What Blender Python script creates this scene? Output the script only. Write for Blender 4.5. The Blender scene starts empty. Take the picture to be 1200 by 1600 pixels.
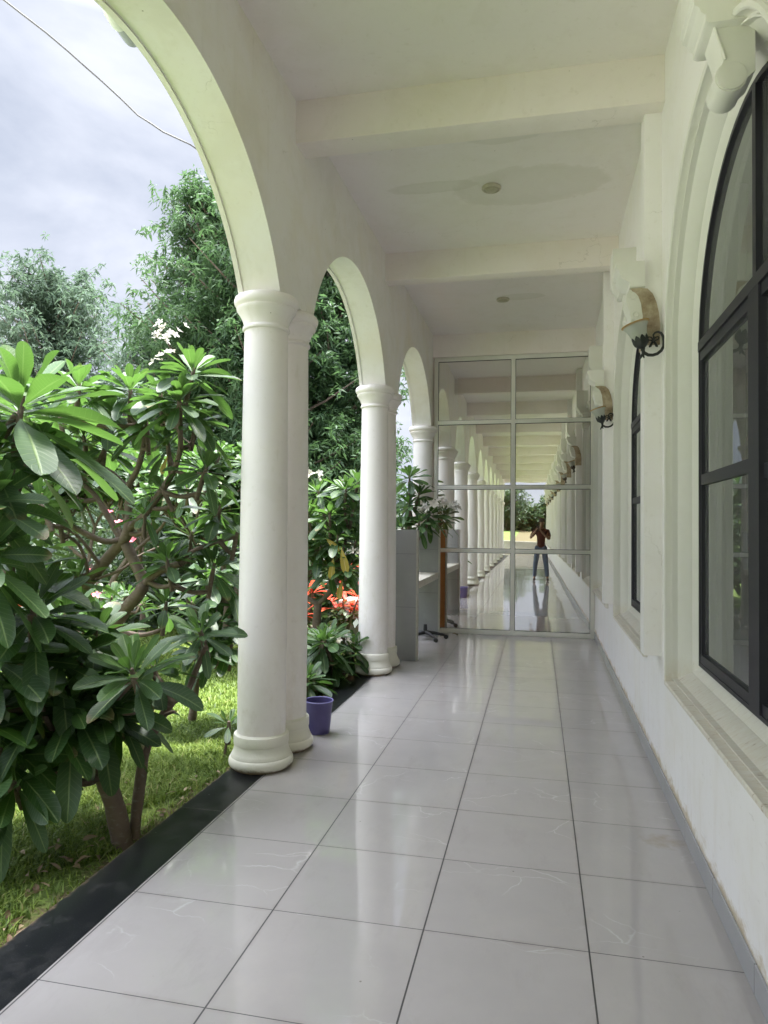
import bpy, bmesh, math, random
import numpy as np
from mathutils import Vector, Matrix

random.seed(7)
rng = np.random.default_rng(7)
scene = bpy.context.scene
C = scene.collection
PI = math.pi

# ------------------------------------------------------------------ camera numbers (measured from the photo)
F = 1095.0
CAMH = 1.5
def _n(v):
    return v / np.linalg.norm(v)
_v1 = _n(np.array([240.0, -26.0, -F]))
_v2 = np.array([5000.0, -20.0, F]); _v2 = _n(_v2 - _v1 * _v2.dot(_v1))
_v3 = np.cross(_v2, _v1)
RW = np.stack([_v2, _v1, _v3])
def at(px, py, Y):
    """point of the world seen at photo pixel (px, py), at distance Y along the corridor"""
    d = RW @ np.array([px - 600.0, -(py - 800.0), -F])
    return Vector((d[0] / d[1] * Y, Y, CAMH + d[2] / d[1] * Y))

# ------------------------------------------------------------------ mesh helper
class B:
    def __init__(s):
        s.v = []; s.f = []; s.mi = []; s.uv = None; s.col = None
    def add(s, vs, fs, mi=0):
        o = len(s.v)
        s.v += [tuple(p) for p in vs]
        s.f += [tuple(i + o for i in f) for f in fs]
        s.mi += [mi] * len(fs)
        return s
    def box(s, x0, x1, y0, y1, z0, z1, mi=0, fn=None):
        vs = [(x, y, z) for x in (x0, x1) for y in (y0, y1) for z in (z0, z1)]
        if fn: vs = [fn(*p) for p in vs]
        return s.add(vs, [(0,1,3,2),(4,6,7,5),(0,4,5,1),(2,3,7,6),(0,2,6,4),(1,5,7,3)], mi)
    def lathe(s, prof, n=40, c=(0,0,0), M=None, cap=True, mi=0, a0=0.0):
        vs = []; fs = []
        for (r, z) in prof:
            for k in range(n):
                a = a0 + 2*PI*k/n
                p = Vector((r*math.cos(a), r*math.sin(a), z))
                if M: p = M @ p
                vs.append((p.x+c[0], p.y+c[1], p.z+c[2]))
        m = len(prof)
        for i in range(m-1):
            for k in range(n):
                k2 = (k+1) % n
                fs.append((i*n+k, i*n+k2, (i+1)*n+k2, (i+1)*n+k))
        if cap:
            fs.append(tuple(range(n-1, -1, -1)))
            fs.append(tuple((m-1)*n + k for k in range(n)))
        return s.add(vs, fs, mi)
    def tube(s, pts, rad, n=8, mi=0, cap=True):
        pts = [Vector(p) for p in pts]
        if not hasattr(rad, '__len__'): rad = [rad]*len(pts)
        vs = []; fs = []
        up = Vector((0.13, 0.31, 0.94)).normalized()
        for i, p in enumerate(pts):
            t = (pts[min(i+1, len(pts)-1)] - pts[max(i-1, 0)])
            if t.length < 1e-9: t = Vector((0,0,1))
            t.normalize()
            a = t.cross(up)
            if a.length < 1e-3: a = t.cross(Vector((1,0,0)))
            a.normalize(); b = a.cross(t).normalized()
            up = b
            for k in range(n):
                an = 2*PI*k/n
                q = p + (a*math.cos(an) + b*math.sin(an))*rad[i]
                vs.append(tuple(q))
        for i in range(len(pts)-1):
            for k in range(n):
                k2 = (k+1) % n
                fs.append((i*n+k, i*n+k2, (i+1)*n+k2, (i+1)*n+k))
        if cap:
            fs.append(tuple(range(n-1, -1, -1)))
            fs.append(tuple((len(pts)-1)*n + k for k in range(n)))
        return s.add(vs, fs, mi)
    def prism(s, poly, y0, y1, mi=0):
        """poly in (x, z), extruded along y"""
        n = len(poly)
        vs = [(x, y0, z) for x, z in poly] + [(x, y1, z) for x, z in poly]
        fs = [tuple(range(n)), tuple(range(2*n-1, n-1, -1))]
        for i in range(n):
            j = (i+1) % n
            fs.append((j, i, n+i, n+j))
        return s.add(vs, fs, mi)
    def build(s, name, mats, parent=None, smooth=35, loc=None, bevel=None):
        me = bpy.data.meshes.new(name)
        me.from_pydata(s.v, [], s.f)
        return finish(me, name, mats, parent, smooth, loc, s.mi, bevel, s.uv, s.col)

def finish(me, name, mats, parent=None, smooth=35, loc=None, mi=None, bevel=None, uv=None, col=None, fixn=True):
    if not isinstance(mats, (list, tuple)): mats = [mats]
    for m in mats: me.materials.append(m)
    if mi is not None and len(mats) > 1:
        me.polygons.foreach_set('material_index', mi)
    if fixn:
        bm = bmesh.new(); bm.from_mesh(me)
        bmesh.ops.recalc_face_normals(bm, faces=bm.faces)
        if bevel:
            ed = [e for e in bm.edges if len(e.link_faces) == 2 and e.calc_face_angle(0) > 0.6]
            bmesh.ops.bevel(bm, geom=ed, offset=bevel, segments=2, profile=0.6, affect='EDGES')
        bm.to_mesh(me); bm.free()
    if smooth:
        me.polygons.foreach_set('use_smooth', [True]*len(me.polygons))
        if smooth < 180:
            me.set_sharp_from_angle(angle=math.radians(smooth))
    if uv is not None:
        l = me.uv_layers.new(name='UVMap')
        vi = np.empty(len(me.loops), dtype=np.int32); me.loops.foreach_get('vertex_index', vi)
        l.data.foreach_set('uv', np.asarray(uv, dtype=np.float32)[vi].ravel())
    if col is not None:
        a = me.attributes.new('tint', 'FLOAT', 'POINT')
        a.data.foreach_set('value', np.asarray(col, dtype=np.float32))
    me.update()
    o = bpy.data.objects.new(name, me)
    C.objects.link(o)
    if loc is not None: o.location = loc
    if parent is not None: o.parent = parent
    return o

def np_mesh(name, V, Fq, mats, parent=None, uv=None, col=None, smooth=180, nper=4):
    """fast mesh from numpy: V (n,3), Fq (m,nper)"""
    me = bpy.data.meshes.new(name)
    n, m = len(V), len(Fq)
    me.vertices.add(n); me.vertices.foreach_set('co', np.ascontiguousarray(V, dtype=np.float32).ravel())
    me.loops.add(m*nper); me.loops.foreach_set('vertex_index', np.ascontiguousarray(Fq, dtype=np.int32).ravel())
    me.polygons.add(m)
    me.polygons.foreach_set('loop_start', np.arange(0, m*nper, nper, dtype=np.int32))
    me.update(calc_edges=True)
    return finish(me, name, mats, parent, smooth, uv=uv, col=col, fixn=False)

def tag(o, label=None, cat=None, group=None, kind=None):
    if label: o['label'] = label
    if cat: o['category'] = cat
    if group: o['group'] = group
    if kind: o['kind'] = kind
    return o
def thing(name, label, cat, loc=(0,0,0), group=None, rz=0.0):
    o = bpy.data.objects.new(name, None); C.objects.link(o)
    o.empty_display_size = 0.1
    o.location = loc; o.rotation_euler = (0, 0, rz)
    return tag(o, label, cat, group)
def copy_tree(o, parent=None):
    c = o.copy(); C.objects.link(c)
    if parent is not None: c.parent = parent
    for ch in list(o.children): copy_tree(ch, c)
    return c

# ------------------------------------------------------------------ materials
class N:
    def __init__(s, name):
        s.m = bpy.data.materials.new(name); s.m.use_nodes = True
        s.t = s.m.node_tree; s.t.nodes.clear()
        s.out = s.t.nodes.new('ShaderNodeOutputMaterial')
    def n(s, typ, **kw):
        nd = s.t.nodes.new(typ)
        for k, v in kw.items():
            if k in nd.inputs.keys() if isinstance(k, str) else False: pass
            setattr(nd, k, v)
        return nd
    def link(s, a, b): s.t.links.new(a, b)
    def set(s, nd, **kw):
        for k, v in kw.items():
            inp = nd.inputs[k.replace('_', ' ')]
            if hasattr(v, 'is_output') or isinstance(v, bpy.types.NodeSocket): s.link(v, inp)
            else: inp.default_value = v
        return nd
    def coord(s, kind='Object'):
        return s.n('ShaderNodeTexCoord').outputs[kind]
    def mapping(s, vec, scale=(1,1,1), loc=(0,0,0)):
        nd = s.n('ShaderNodeMapping'); s.link(vec, nd.inputs['Vector'])
        nd.inputs['Scale'].default_value = scale; nd.inputs['Location'].default_value = loc
        return nd.outputs[0]
    def noise(s, vec, scale=5, detail=4, rough=.55, dist=0.0):
        nd = s.n('ShaderNodeTexNoise'); s.link(vec, nd.inputs['Vector'])
        nd.inputs['Scale'].default_value = scale; nd.inputs['Detail'].default_value = detail
        nd.inputs['Roughness'].default_value = rough; nd.inputs['Distortion'].default_value = dist
        return nd.outputs['Fac']
    def math(s, op, a, b=None, c=None, clamp=False):
        nd = s.n('ShaderNodeMath'); nd.operation = op; nd.use_clamp = clamp
        for i, x in enumerate((a, b, c)):
            if x is None: continue
            if isinstance(x, (int, float)): nd.inputs[i].default_value = x
            else: s.link(x, nd.inputs[i])
        return nd.outputs[0]
    def ramp(s, fac, stops, interp='LINEAR'):
        nd = s.n('ShaderNodeValToRGB'); s.link(fac, nd.inputs[0])
        r = nd.color_ramp; r.interpolation = interp
        while len(r.elements) < len(stops): r.elements.new(0.5)
        for e, (p, c) in zip(r.elements, stops):
            e.position = p
            if isinstance(c, (int, float)): c = (c, c, c)
            e.color = (c[0], c[1], c[2], 1)
        return nd.outputs[0]
    def mix(s, fac, a, b, blend='MIX'):
        nd = s.n('ShaderNodeMix'); nd.data_type = 'RGBA'; nd.blend_type = blend
        for x, i in ((fac, 0), (a, 6), (b, 7)):
            if isinstance(x, (int, float)): nd.inputs[i].default_value = x
            elif isinstance(x, tuple): nd.inputs[i].default_value = (x[0], x[1], x[2], 1)
            else: s.link(x, nd.inputs[i])
        return nd.outputs[2]
    def sep(s, vec):
        nd = s.n('ShaderNodeSeparateXYZ'); s.link(vec, nd.inputs[0]); return nd.outputs
    def comb(s, x, y, z):
        nd = s.n('ShaderNodeCombineXYZ')
        for i, v in enumerate((x, y, z)):
            if isinstance(v, (int, float)): nd.inputs[i].default_value = v
            else: s.link(v, nd.inputs[i])
        return nd.outputs[0]
    def bump(s, h, strength=.3, dist=.01):
        nd = s.n('ShaderNodeBump'); s.link(h, nd.inputs['Height'])
        nd.inputs['Strength'].default_value = strength; nd.inputs['Distance'].default_value = dist
        return nd.outputs[0]
    def bsdf(s, color, rough=.5, normal=None, metal=0.0, spec=.5, **kw):
        nd = s.n('ShaderNodeBsdfPrincipled')
        for k, v in (('Base Color', color), ('Roughness', rough), ('Metallic', metal), ('Specular IOR Level', spec)):
            if isinstance(v, tuple): nd.inputs[k].default_value = (v[0], v[1], v[2], 1)
            elif isinstance(v, (int, float)): nd.inputs[k].default_value = v
            else: s.link(v, nd.inputs[k])
        if normal is not None: s.link(normal, nd.inputs['Normal'])
        for k, v in kw.items(): nd.inputs[k].default_value = v
        return nd.outputs[0]
    def done(s, sh):
        s.link(sh, s.out.inputs['Surface']); return s.m

def mat_simple(name, col, rough=.5, metal=0.0, spec=.5, nscale=12, var=.12, bump=.08):
    m = N(name); v = m.coord()
    nz = m.noise(v, nscale, 5)
    c = m.mix(nz, tuple(x*(1-var) for x in col), tuple(min(1, x*(1+var)) for x in col))
    return m.done(m.bsdf(c, rough, m.bump(nz, bump, .005), metal, spec))

def geo_pos(m):
    return m.n('ShaderNodeNewGeometry').outputs['Position']

def mat_paint(name, col, dirt=(.42,.36,.24), amount=.5, low=False, rough=.6, stains=()):
    """old limewashed plaster: blotches, streaks running down, dirt above the skirting"""
    m = N(name); v = geo_pos(m)
    big = m.noise(v, 1.3, 5, .6)
    strk = m.noise(m.mapping(v, (9, 9, .5)), 1.0, 4, .6)
    fine = m.noise(v, 26, 4)
    c = m.mix(m.math('MULTIPLY', m.ramp(big, [(.48, 0), (.78, 1)]), amount), col, tuple(x*k for x, k in zip(col, (.93,.90,.78))))
    c = m.mix(m.math('MULTIPLY', m.ramp(strk, [(.58, 0), (.80, 1)]), amount*.28), c, tuple(x*k for x, k in zip(col, (.72,.70,.60))))
    c = m.mix(m.math('MULTIPLY', m.ramp(fine, [(.62, 0), (.72, 1)]), .10), c, dirt)
    pat = m.noise(v, 2.7, 6, .7, .6)
    c = m.mix(m.math('MULTIPLY', m.ramp(pat, [(.50, 0), (.62, 1)]), .10 + .22*amount), c, tuple(x*k for x, k in zip(col, (.86,.85,.79))))
    cw = m.n('ShaderNodeTexNoise'); m.link(v, cw.inputs['Vector']); cw.inputs['Scale'].default_value = 4.0; cw.inputs['Detail'].default_value = 6
    ca = m.n('ShaderNodeVectorMath'); ca.operation = 'MULTIPLY_ADD'
    m.link(cw.outputs['Color'], ca.inputs[0]); ca.inputs[1].default_value = (.5, .5, .5); m.link(v, ca.inputs[2])
    cv = m.n('ShaderNodeTexVoronoi'); cv.feature = 'DISTANCE_TO_EDGE'; m.link(ca.outputs[0], cv.inputs['Vector']); cv.inputs['Scale'].default_value = 1.1
    crk = m.math('MULTIPLY', m.math('LESS_THAN', cv.outputs['Distance'], .0028), m.ramp(m.noise(v, 1.5, 3), [(.56, 0), (.61, 1)]))
    c = m.mix(m.math('MULTIPLY', crk, .20 if amount > .3 else 0.0), c, (.30, .26, .20))
    spots = m.n('ShaderNodeTexVoronoi'); m.link(v, spots.inputs['Vector']); spots.inputs['Scale'].default_value = 5.0
    sp = m.math('MULTIPLY', m.math('LESS_THAN', spots.outputs['Distance'], .02), m.ramp(m.noise(v, 3.1, 2), [(.5, 0), (.56, 1)]))
    c = m.mix(m.math('MULTIPLY', sp, .65), c, (.16, .11, .06))
    if low:
        z = m.sep(v)[2]
        nz = m.noise(m.mapping(v, (1, 1, 2)), 7, 6, .7)
        k = m.math('SUBTRACT', m.math('ADD', .124, m.math('MULTIPLY', m.math('SUBTRACT', nz, .40), .22)), z)
        k = m.math('MULTIPLY', k, 22, clamp=True)
        c = m.mix(m.math('MULTIPLY', k, .85), c, (.55, .46, .30))
        sc_ = m.math('MULTIPLY', m.ramp(m.noise(m.mapping(v, (2, 2, 9)), 3.2, 6, .75), [(.63, 0), (.70, 1)]), m.math('LESS_THAN', z, .75))
        c = m.mix(m.math('MULTIPLY', sc_, .30), c, (.45, .42, .38))
        n2 = m.noise(m.mapping(v, (3, 3, .8)), 2.2, 5, .65)
        k2 = m.math('MULTIPLY', m.ramp(n2, [(.56, 0), (.72, 1)]), m.math('SUBTRACT', 1.0, m.math('MULTIPLY', z, 1.2), clamp=True))
        c = m.mix(m.math('MULTIPLY', k2, .28), c, (.55, .42, .27))
    if name == 'column_paint':
        zc = m.sep(v)[2]
        spl = m.math('MULTIPLY', m.ramp(m.noise(m.mapping(v, (1, 1, .5)), 8, 6, .7), [(.47, 0), (.66, 1)]), m.math('SUBTRACT', .85, zc, clamp=True))
        c = m.mix(m.math('MULTIPLY', spl, .55), c, (.52, .44, .33))
        scr = m.ramp(m.noise(m.mapping(v, (3, 3, 1.1)), 3.0, 6, .72), [(.60, 0), (.68, 1)])
        c = m.mix(m.math('MULTIPLY', scr, .22), c, (.66, .60, .50))
    for (sx, sy, ra, rb, st) in stains:
        p = m.sep(v)
        dx = m.math('DIVIDE', m.math('SUBTRACT', p[0], sx), ra)
        dy = m.math('DIVIDE', m.math('SUBTRACT', p[1], sy), rb)
        d = m.math('SQRT', m.math('ADD', m.math('MULTIPLY', dx, dx), m.math('MULTIPLY', dy, dy)))
        d = m.math('ADD', d, m.math('MULTIPLY', m.math('SUBTRACT', m.noise(v, 5, 6, .65), .5), .75))
        k = m.ramp(d, [(.55, .75), (.80, 1), (1.0, 0)])
        ring = m.ramp(d, [(.78, 0), (.92, 1), (1.0, 0)])
        c = m.mix(m.math('MULTIPLY', k, st), c, (.50, .49, .38))
        c = m.mix(m.math('MULTIPLY', ring, st*.35), c, (.45, .38, .25))
    bp = m.math('ADD', m.math('ADD', m.math('MULTIPLY', fine, .4), m.math('MULTIPLY', big, 1.0)), m.math('MULTIPLY', m.noise(m.mapping(v, (14, 14, 3)), 1.4, 5, .7), .6))
    return m.done(m.bsdf(c, rough, m.bump(bp, .12, .008), 0, .35))

WHITE = mat_paint('white_wall_paint', (.87,.85,.84), low=True)
ARC = mat_paint('arcade_paint', (.85,.82,.80), amount=1.0)
CEIL = mat_paint('ceiling_paint', (.86,.81,.80), amount=.35,
                 stains=[(-.05, 5.75, .62, .34, .24), (-.85, 5.62, .36, .10, .24), (-.25, 4.95, .30, .12, .2), (-.2, 8.5, .30, .12, .25), (-.4, 2.4, .5, .2, .2)])
BEAM = mat_paint('beam_paint', (.87,.81,.77), amount=.5)
COLP = mat_paint('column_paint', (.87,.82,.80), amount=.29, rough=.47)

def mat_colbase():
    m = N('column_base_paint'); v = geo_pos(m)
    nz = m.noise(v, 14, 5, .65)
    z = m.sep(v)[2]
    c = m.mix(m.noise(v, 5, 4), (.80,.77,.69), (.72,.69,.58))
    k = m.math('MULTIPLY', m.math('SUBTRACT', m.math('ADD', .030, m.math('MULTIPLY', m.math('SUBTRACT', nz, .5), .06)), z), 55, clamp=True)
    c = m.mix(k, c, (.27, .20, .13))
    return m.done(m.bsdf(c, .5, m.bump(nz, .25, .006)))
CBASE = mat_colbase()

def mat_floor():
    m = N('floor_tiles'); v = geo_pos(m); p = m.sep(v)
    def grid(c, off, sp):
        t = m.math('DIVIDE', m.math('SUBTRACT', c, off), sp)
        i = m.math('FLOOR', t)
        f = m.math('SUBTRACT', t, i)
        d = m.math('MULTIPLY', m.math('MINIMUM', f, m.math('SUBTRACT', 1.0, f)), sp)
        return i, d
    ix, dx = grid(p[0], -.41, .595)
    iy, dy = grid(p[1], 2.62, .5735)
    gx = m.math('LESS_THAN', dx, .0030); gy = m.math('LESS_THAN', dy, .0019)
    gr = m.math('MAXIMUM', gx, gy)
    wn = m.n('ShaderNodeTexWhiteNoise'); m.link(m.comb(ix, iy, 0), wn.inputs['Vector'])
    rnd = wn.outputs['Value']; rc = wn.outputs['Color']
    sh = m.n('ShaderNodeVectorMath'); sh.operation = 'MULTIPLY_ADD'
    m.link(rc, sh.inputs[0]); sh.inputs[1].default_value = (17, 23, 9); m.link(v, sh.inputs[2])
    tv = sh.outputs[0]
    cl = m.noise(tv, 3.2, 6, .6)
    base = m.mix(cl, (.350, .327, .314), (.432, .402, .386))
    base = m.mix(m.math('MULTIPLY', rnd, .3), base, (.36, .345, .33))
    # thin pale veins
    vn = m.n('ShaderNodeTexVoronoi'); vn.feature = 'DISTANCE_TO_EDGE'
    w = m.n('ShaderNodeTexNoise'); m.link(tv, w.inputs['Vector']); w.inputs['Scale'].default_value = 3.0; w.inputs['Detail'].default_value = 5
    wv = m.n('ShaderNodeVectorMath'); wv.operation = 'MULTIPLY_ADD'
    m.link(w.outputs['Color'], wv.inputs[0]); wv.inputs[1].default_value = (.35, .35, .1); m.link(tv, wv.inputs[2])
    m.link(m.mapping(wv.outputs[0], (1.0, 2.2, 1)), vn.inputs['Vector']); vn.inputs['Scale'].default_value = 1.9
    vein = m.ramp(vn.outputs['Distance'], [(0.0, 1), (.006, .4), (.014, 0)])
    vm = m.ramp(m.noise(tv, 2.3, 3), [(.50, 0), (.62, 1)])
    base = m.mix(m.math('MULTIPLY', m.math('MULTIPLY', vein, vm), .36), base, (.66, .65, .63))
    # dust and a dirty patch by the wall
    ds = m.ramp(m.noise(v, 1.7, 6, .7), [(.55, 0), (.75, 1)])
    base = m.mix(m.math('MULTIPLY', ds, .22), base, (.47, .42, .37))
    sm = m.ramp(m.noise(m.mapping(v, (1.0, .35, 1)), 5.5, 6, .75), [(.54, 0), (.66, 1)])
    base = m.mix(m.math('MULTIPLY', sm, .16), base, (.27, .245, .225))
    gd = m.math('MULTIPLY', m.ramp(m.math('MINIMUM', dx, dy), [(.0, 1), (.02, 0)]), m.ramp(m.noise(v, 6, 5, .7), [(.45, 0), (.7, 1)]))
    base = m.mix(m.math('MULTIPLY', gd, .40), base, (.22, .18, .15))
    q = m.math('ADD', m.math('POWER', m.math('MULTIPLY', m.math('SUBTRACT', p[0], .60), 6.0), 2.0),
               m.math('POWER', m.math('MULTIPLY', m.math('SUBTRACT', p[1], 3.62), 7.0), 2.0))
    q = m.math('ADD', q, m.math('MULTIPLY', m.noise(v, 22, 5), 1.1))
    base = m.mix(m.math('MULTIPLY', m.ramp(q, [(.45, 1), (1.3, 0)]), .42), base, (.26, .19, .10))
    base = m.mix(gr, base, (.045, .042, .04))
    rough = m.math('ADD', m.math('MULTIPLY', m.ramp(m.noise(v, 2.6, 6, .7), [(.40, 0), (.75, 1)]), .10), .022)
    rough = m.math('ADD', m.math('ADD', rough, m.math('MULTIPLY', sm, .05)), m.math('MULTIPLY', gr, .5))
    tilt = m.n('ShaderNodeVectorMath'); tilt.operation = 'MULTIPLY_ADD'
    m.link(rc, tilt.inputs[0]); tilt.inputs[1].default_value = (.010, .010, 0); tilt.inputs[2].default_value = (-.005, -.005, 1)
    wav = m.bump(m.math('ADD', m.noise(v, 3.0, 2), m.math('MULTIPLY', m.math('SUBTRACT', 0, gr), .6)), .10, .005)
    va = m.n('ShaderNodeVectorMath'); va.operation = 'ADD'; m.link(wav, va.inputs[0])
    tl2 = m.n('ShaderNodeVectorMath'); tl2.operation = 'SUBTRACT'; m.link(tilt.outputs[0], tl2.inputs[0]); tl2.inputs[1].default_value = (0,0,1)
    m.link(tl2.outputs[0], va.inputs[1])
    nn = m.n('ShaderNodeVectorMath'); nn.operation = 'NORMALIZE'; m.link(va.outputs[0], nn.inputs[0])
    sv = m.n('ShaderNodeTexVoronoi'); m.link(v, sv.inputs['Vector']); sv.inputs['Scale'].default_value = 9
    ks = m.math('MULTIPLY', m.math('LESS_THAN', sv.outputs['Distance'], .035), m.ramp(m.noise(v, 5, 2), [(.58, 0), (.62, 1)]))
    base = m.mix(m.math('MULTIPLY', ks, .6), base, (.10, .08, .06))
    return m.done(m.bsdf(base, rough, nn.outputs[0], 0, .6))
FLOOR = mat_floor()

def mat_granite():
    m = N('black_granite'); v = geo_pos(m)
    sp = m.noise(v, 160, 3, .7)
    c = m.mix(m.ramp(sp, [(.60, 0), (.72, 1)]), (.012, .013, .014), (.05, .055, .06))
    du = m.ramp(m.noise(v, 5, 6, .7), [(.5, 0), (.8, 1)])
    c = m.mix(m.math('MULTIPLY', du, .24), c, (.16, .15, .14))
    wsp = m.n('ShaderNodeTexVoronoi'); m.link(v, wsp.inputs['Vector']); wsp.inputs['Scale'].default_value = 17
    k = m.math('MULTIPLY', m.math('LESS_THAN', wsp.outputs['Distance'], .07), m.ramp(m.noise(v, 4, 2), [(.50, 0), (.56, 1)]))
    c = m.mix(m.math('MULTIPLY', k, .6), c, (.34, .33, .32))
    p = m.sep(v)
    t = m.math('DIVIDE', m.math('ADD', p[1], .35), 1.9); f = m.math('SUBTRACT', t, m.math('FLOOR', t))
    c = m.mix(m.math('LESS_THAN', f, .0016), c, (.16, .15, .13))
    e = m.math('MULTIPLY', m.math('SUBTRACT', m.math('ADD', -1.842, m.math('MULTIPLY', m.math('SUBTRACT', m.noise(v, 13, 6, .7), .5), .07)), p[0]), 60, clamp=True)
    c = m.mix(m.math('MULTIPLY', e, .7), c, (.16, .115, .075))
    return m.done(m.bsdf(c, m.math('ADD', .30, m.math('MULTIPLY', du, .25)), None, 0, .18))
GRANITE = mat_granite()

def mat_skirt():
    m = N('skirting_tile'); v = geo_pos(m); p = m.sep(v)
    t = m.math('DIVIDE', m.math('SUBTRACT', p[1], 2.50), .5735)
    f = m.math('SUBTRACT', t, m.math('FLOOR', t))
    g = m.math('LESS_THAN', f, .006)
    c = m.mix(m.noise(v, 4, 5), (.33, .335, .35), (.41, .41, .42))
    c = m.mix(g, c, (.08, .08, .08))
    return m.done(m.bsdf(c, .22))
SKIRT = mat_skirt()

def mat_window_glass():
    m = N('window_glass')
    tr = m.n('ShaderNodeBsdfTransparent'); tr.inputs[0].default_value = (.42, .45, .45, 1)
    gl = m.n('ShaderNodeBsdfGlossy'); gl.inputs['Roughness'].default_value = 0.0; gl.inputs['Color'].default_value = (.9, .93, .92, 1)
    fr = m.n('ShaderNodeFresnel'); fr.inputs['IOR'].default_value = 2.3
    k = m.math('MULTIPLY', fr.outputs[0], 1.0, clamp=True)
    mx = m.n('ShaderNodeMixShader'); m.link(k, mx.inputs[0]); m.link(tr.outputs[0], mx.inputs[1]); m.link(gl.outputs[0], mx.inputs[2])
    df = m.n('ShaderNodeBsdfDiffuse'); df.inputs[0].default_value = (.52, .53, .53, 1)     # grey diffuse film, paling the panes in place of stronger reflection
    v = geo_pos(m)
    m2 = m.n('ShaderNodeMixShader'); m.link(m.math('ADD', .05, m.math('MULTIPLY', m.noise(m.mapping(v, (3, 3, 1)), 2.5, 5, .65), .14)), m2.inputs[0])
    m.link(mx.outputs[0], m2.inputs[1]); m.link(df.outputs[0], m2.inputs[2])
    return m.done(m2.outputs[0])
WGLASS = mat_window_glass()

def mat_mirror_glass():
    m = N('reflective_glass')
    tr = m.n('ShaderNodeBsdfTransparent'); tr.inputs[0].default_value = (.66, .60, .50, 1)
    gl = m.n('ShaderNodeBsdfGlossy'); gl.inputs['Roughness'].default_value = 0.0; gl.inputs['Color'].default_value = (.88, .89, .86, 1)
    v = geo_pos(m)
    bp = m.bump(m.noise(v, 2.2, 1), .09, .004); m.link(bp, gl.inputs['Normal'])
    mx = m.n('ShaderNodeMixShader'); mx.inputs[0].default_value = .86
    m.link(tr.outputs[0], mx.inputs[1]); m.link(gl.outputs[0], mx.inputs[2])
    return m.done(mx.outputs[0])
MGLASS = mat_mirror_glass()

ALU = mat_simple('dark_window_aluminium', (.027, .026, .036), .48, 0, .35, 30, .15)
CREAM = mat_simple('cream_frame_metal', (.74, .73, .66), .35, 0, .5, 8, .06)
IRON = mat_simple('black_iron', (.018, .020, .022), .5, 0, .5, 40, .3, .2)
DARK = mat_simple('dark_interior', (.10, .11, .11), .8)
PEACH = mat_simple('peach_wall_paint', (.60, .33, .16), .7, 0, .3, 3, .12)
STONE = mat_simple('grey_stone_cladding', (.33, .335, .34), .33, 0, .5, 3.5, .14)
MARBLE = mat_simple('worn_marble', (.62, .57, .48), .5, 0, .5, 22, .35, .2)
RUBBER = mat_simple('black_rubber', (.02, .02, .022), .5)
PURPLE = mat_simple('purple_plastic', (.095, .080, .215), .45, 0, .4, 9, .22)
PURPRIM = mat_simple('purple_plastic_rim', (.20, .18, .42), .35)
LAMPG = mat_simple('ceiling_lamp_glass', (.42, .38, .28), .35, 0, .5, 30, .3)
LAMPR = mat_simple('ceiling_lamp_ring', (.55, .50, .40), .45, 0, .5, 30, .25)
CAMW = mat_simple('white_plastic', (.72, .72, .74), .4)
CAMG = mat_simple('grey_plastic', (.36, .37, .44), .4)
CABLE = mat_simple('cable_sheath', (.10, .10, .10), .6)
PARA = mat_simple('parapet_paint', (.62, .59, .52), .7, 0, .3, 4, .12)

def mat_stain_brown():
    m = N('stained_plaster'); v = geo_pos(m)
    n1 = m.noise(v, 11, 6, .7)
    c = m.mix(m.ramp(n1, [(.36, 0), (.66, 1)]), (.50, .42, .30), (.22, .155, .09))
    return m.done(m.bsdf(c, .7, m.bump(n1, .3, .008)))
STAINB = mat_stain_brown()

def mat_shade_glass():
    m = N('frosted_shade_glass'); v = m.coord()
    z = m.sep(v)[2]
    k = m.ramp(m.math('MULTIPLY', z, 7.0), [(.83, 0), (.90, 1)])
    c = m.mix(k, (.66, .68, .63), (.56, .36, .12))
    d = m.n('ShaderNodeBsdfDiffuse'); m.link(c, d.inputs[0])
    t = m.n('ShaderNodeBsdfTranslucent'); m.link(c, t.inputs[0])
    g = m.n('ShaderNodeBsdfGlossy'); g.inputs['Roughness'].default_value = .2
    a = m.n('ShaderNodeMixShader'); a.inputs[0].default_value = .5; m.link(d.outputs[0], a.inputs[1]); m.link(t.outputs[0], a.inputs[2])
    b = m.n('ShaderNodeMixShader'); b.inputs[0].default_value = .08; m.link(a.outputs[0], b.inputs[1]); m.link(g.outputs[0], b.inputs[2])
    return m.done(b.outputs[0])
SHADE = mat_shade_glass()

def mat_curtain():
    m = N('white_curtain'); v = m.coord()
    nz = m.noise(m.mapping(v, (6, 6, .4)), 2, 3)
    c = m.mix(nz, (.72, .72, .70), (.82, .82, .80))
    d = m.n('ShaderNodeBsdfDiffuse'); m.link(c, d.inputs[0])
    t = m.n('ShaderNodeBsdfTranslucent'); m.link(c, t.inputs[0])
    a = m.n('ShaderNodeMixShader'); a.inputs[0].default_value = .3; m.link(d.outputs[0], a.inputs[1]); m.link(t.outputs[0], a.inputs[2])
    return m.done(a.outputs[0])
CURT = mat_curtain()

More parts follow.
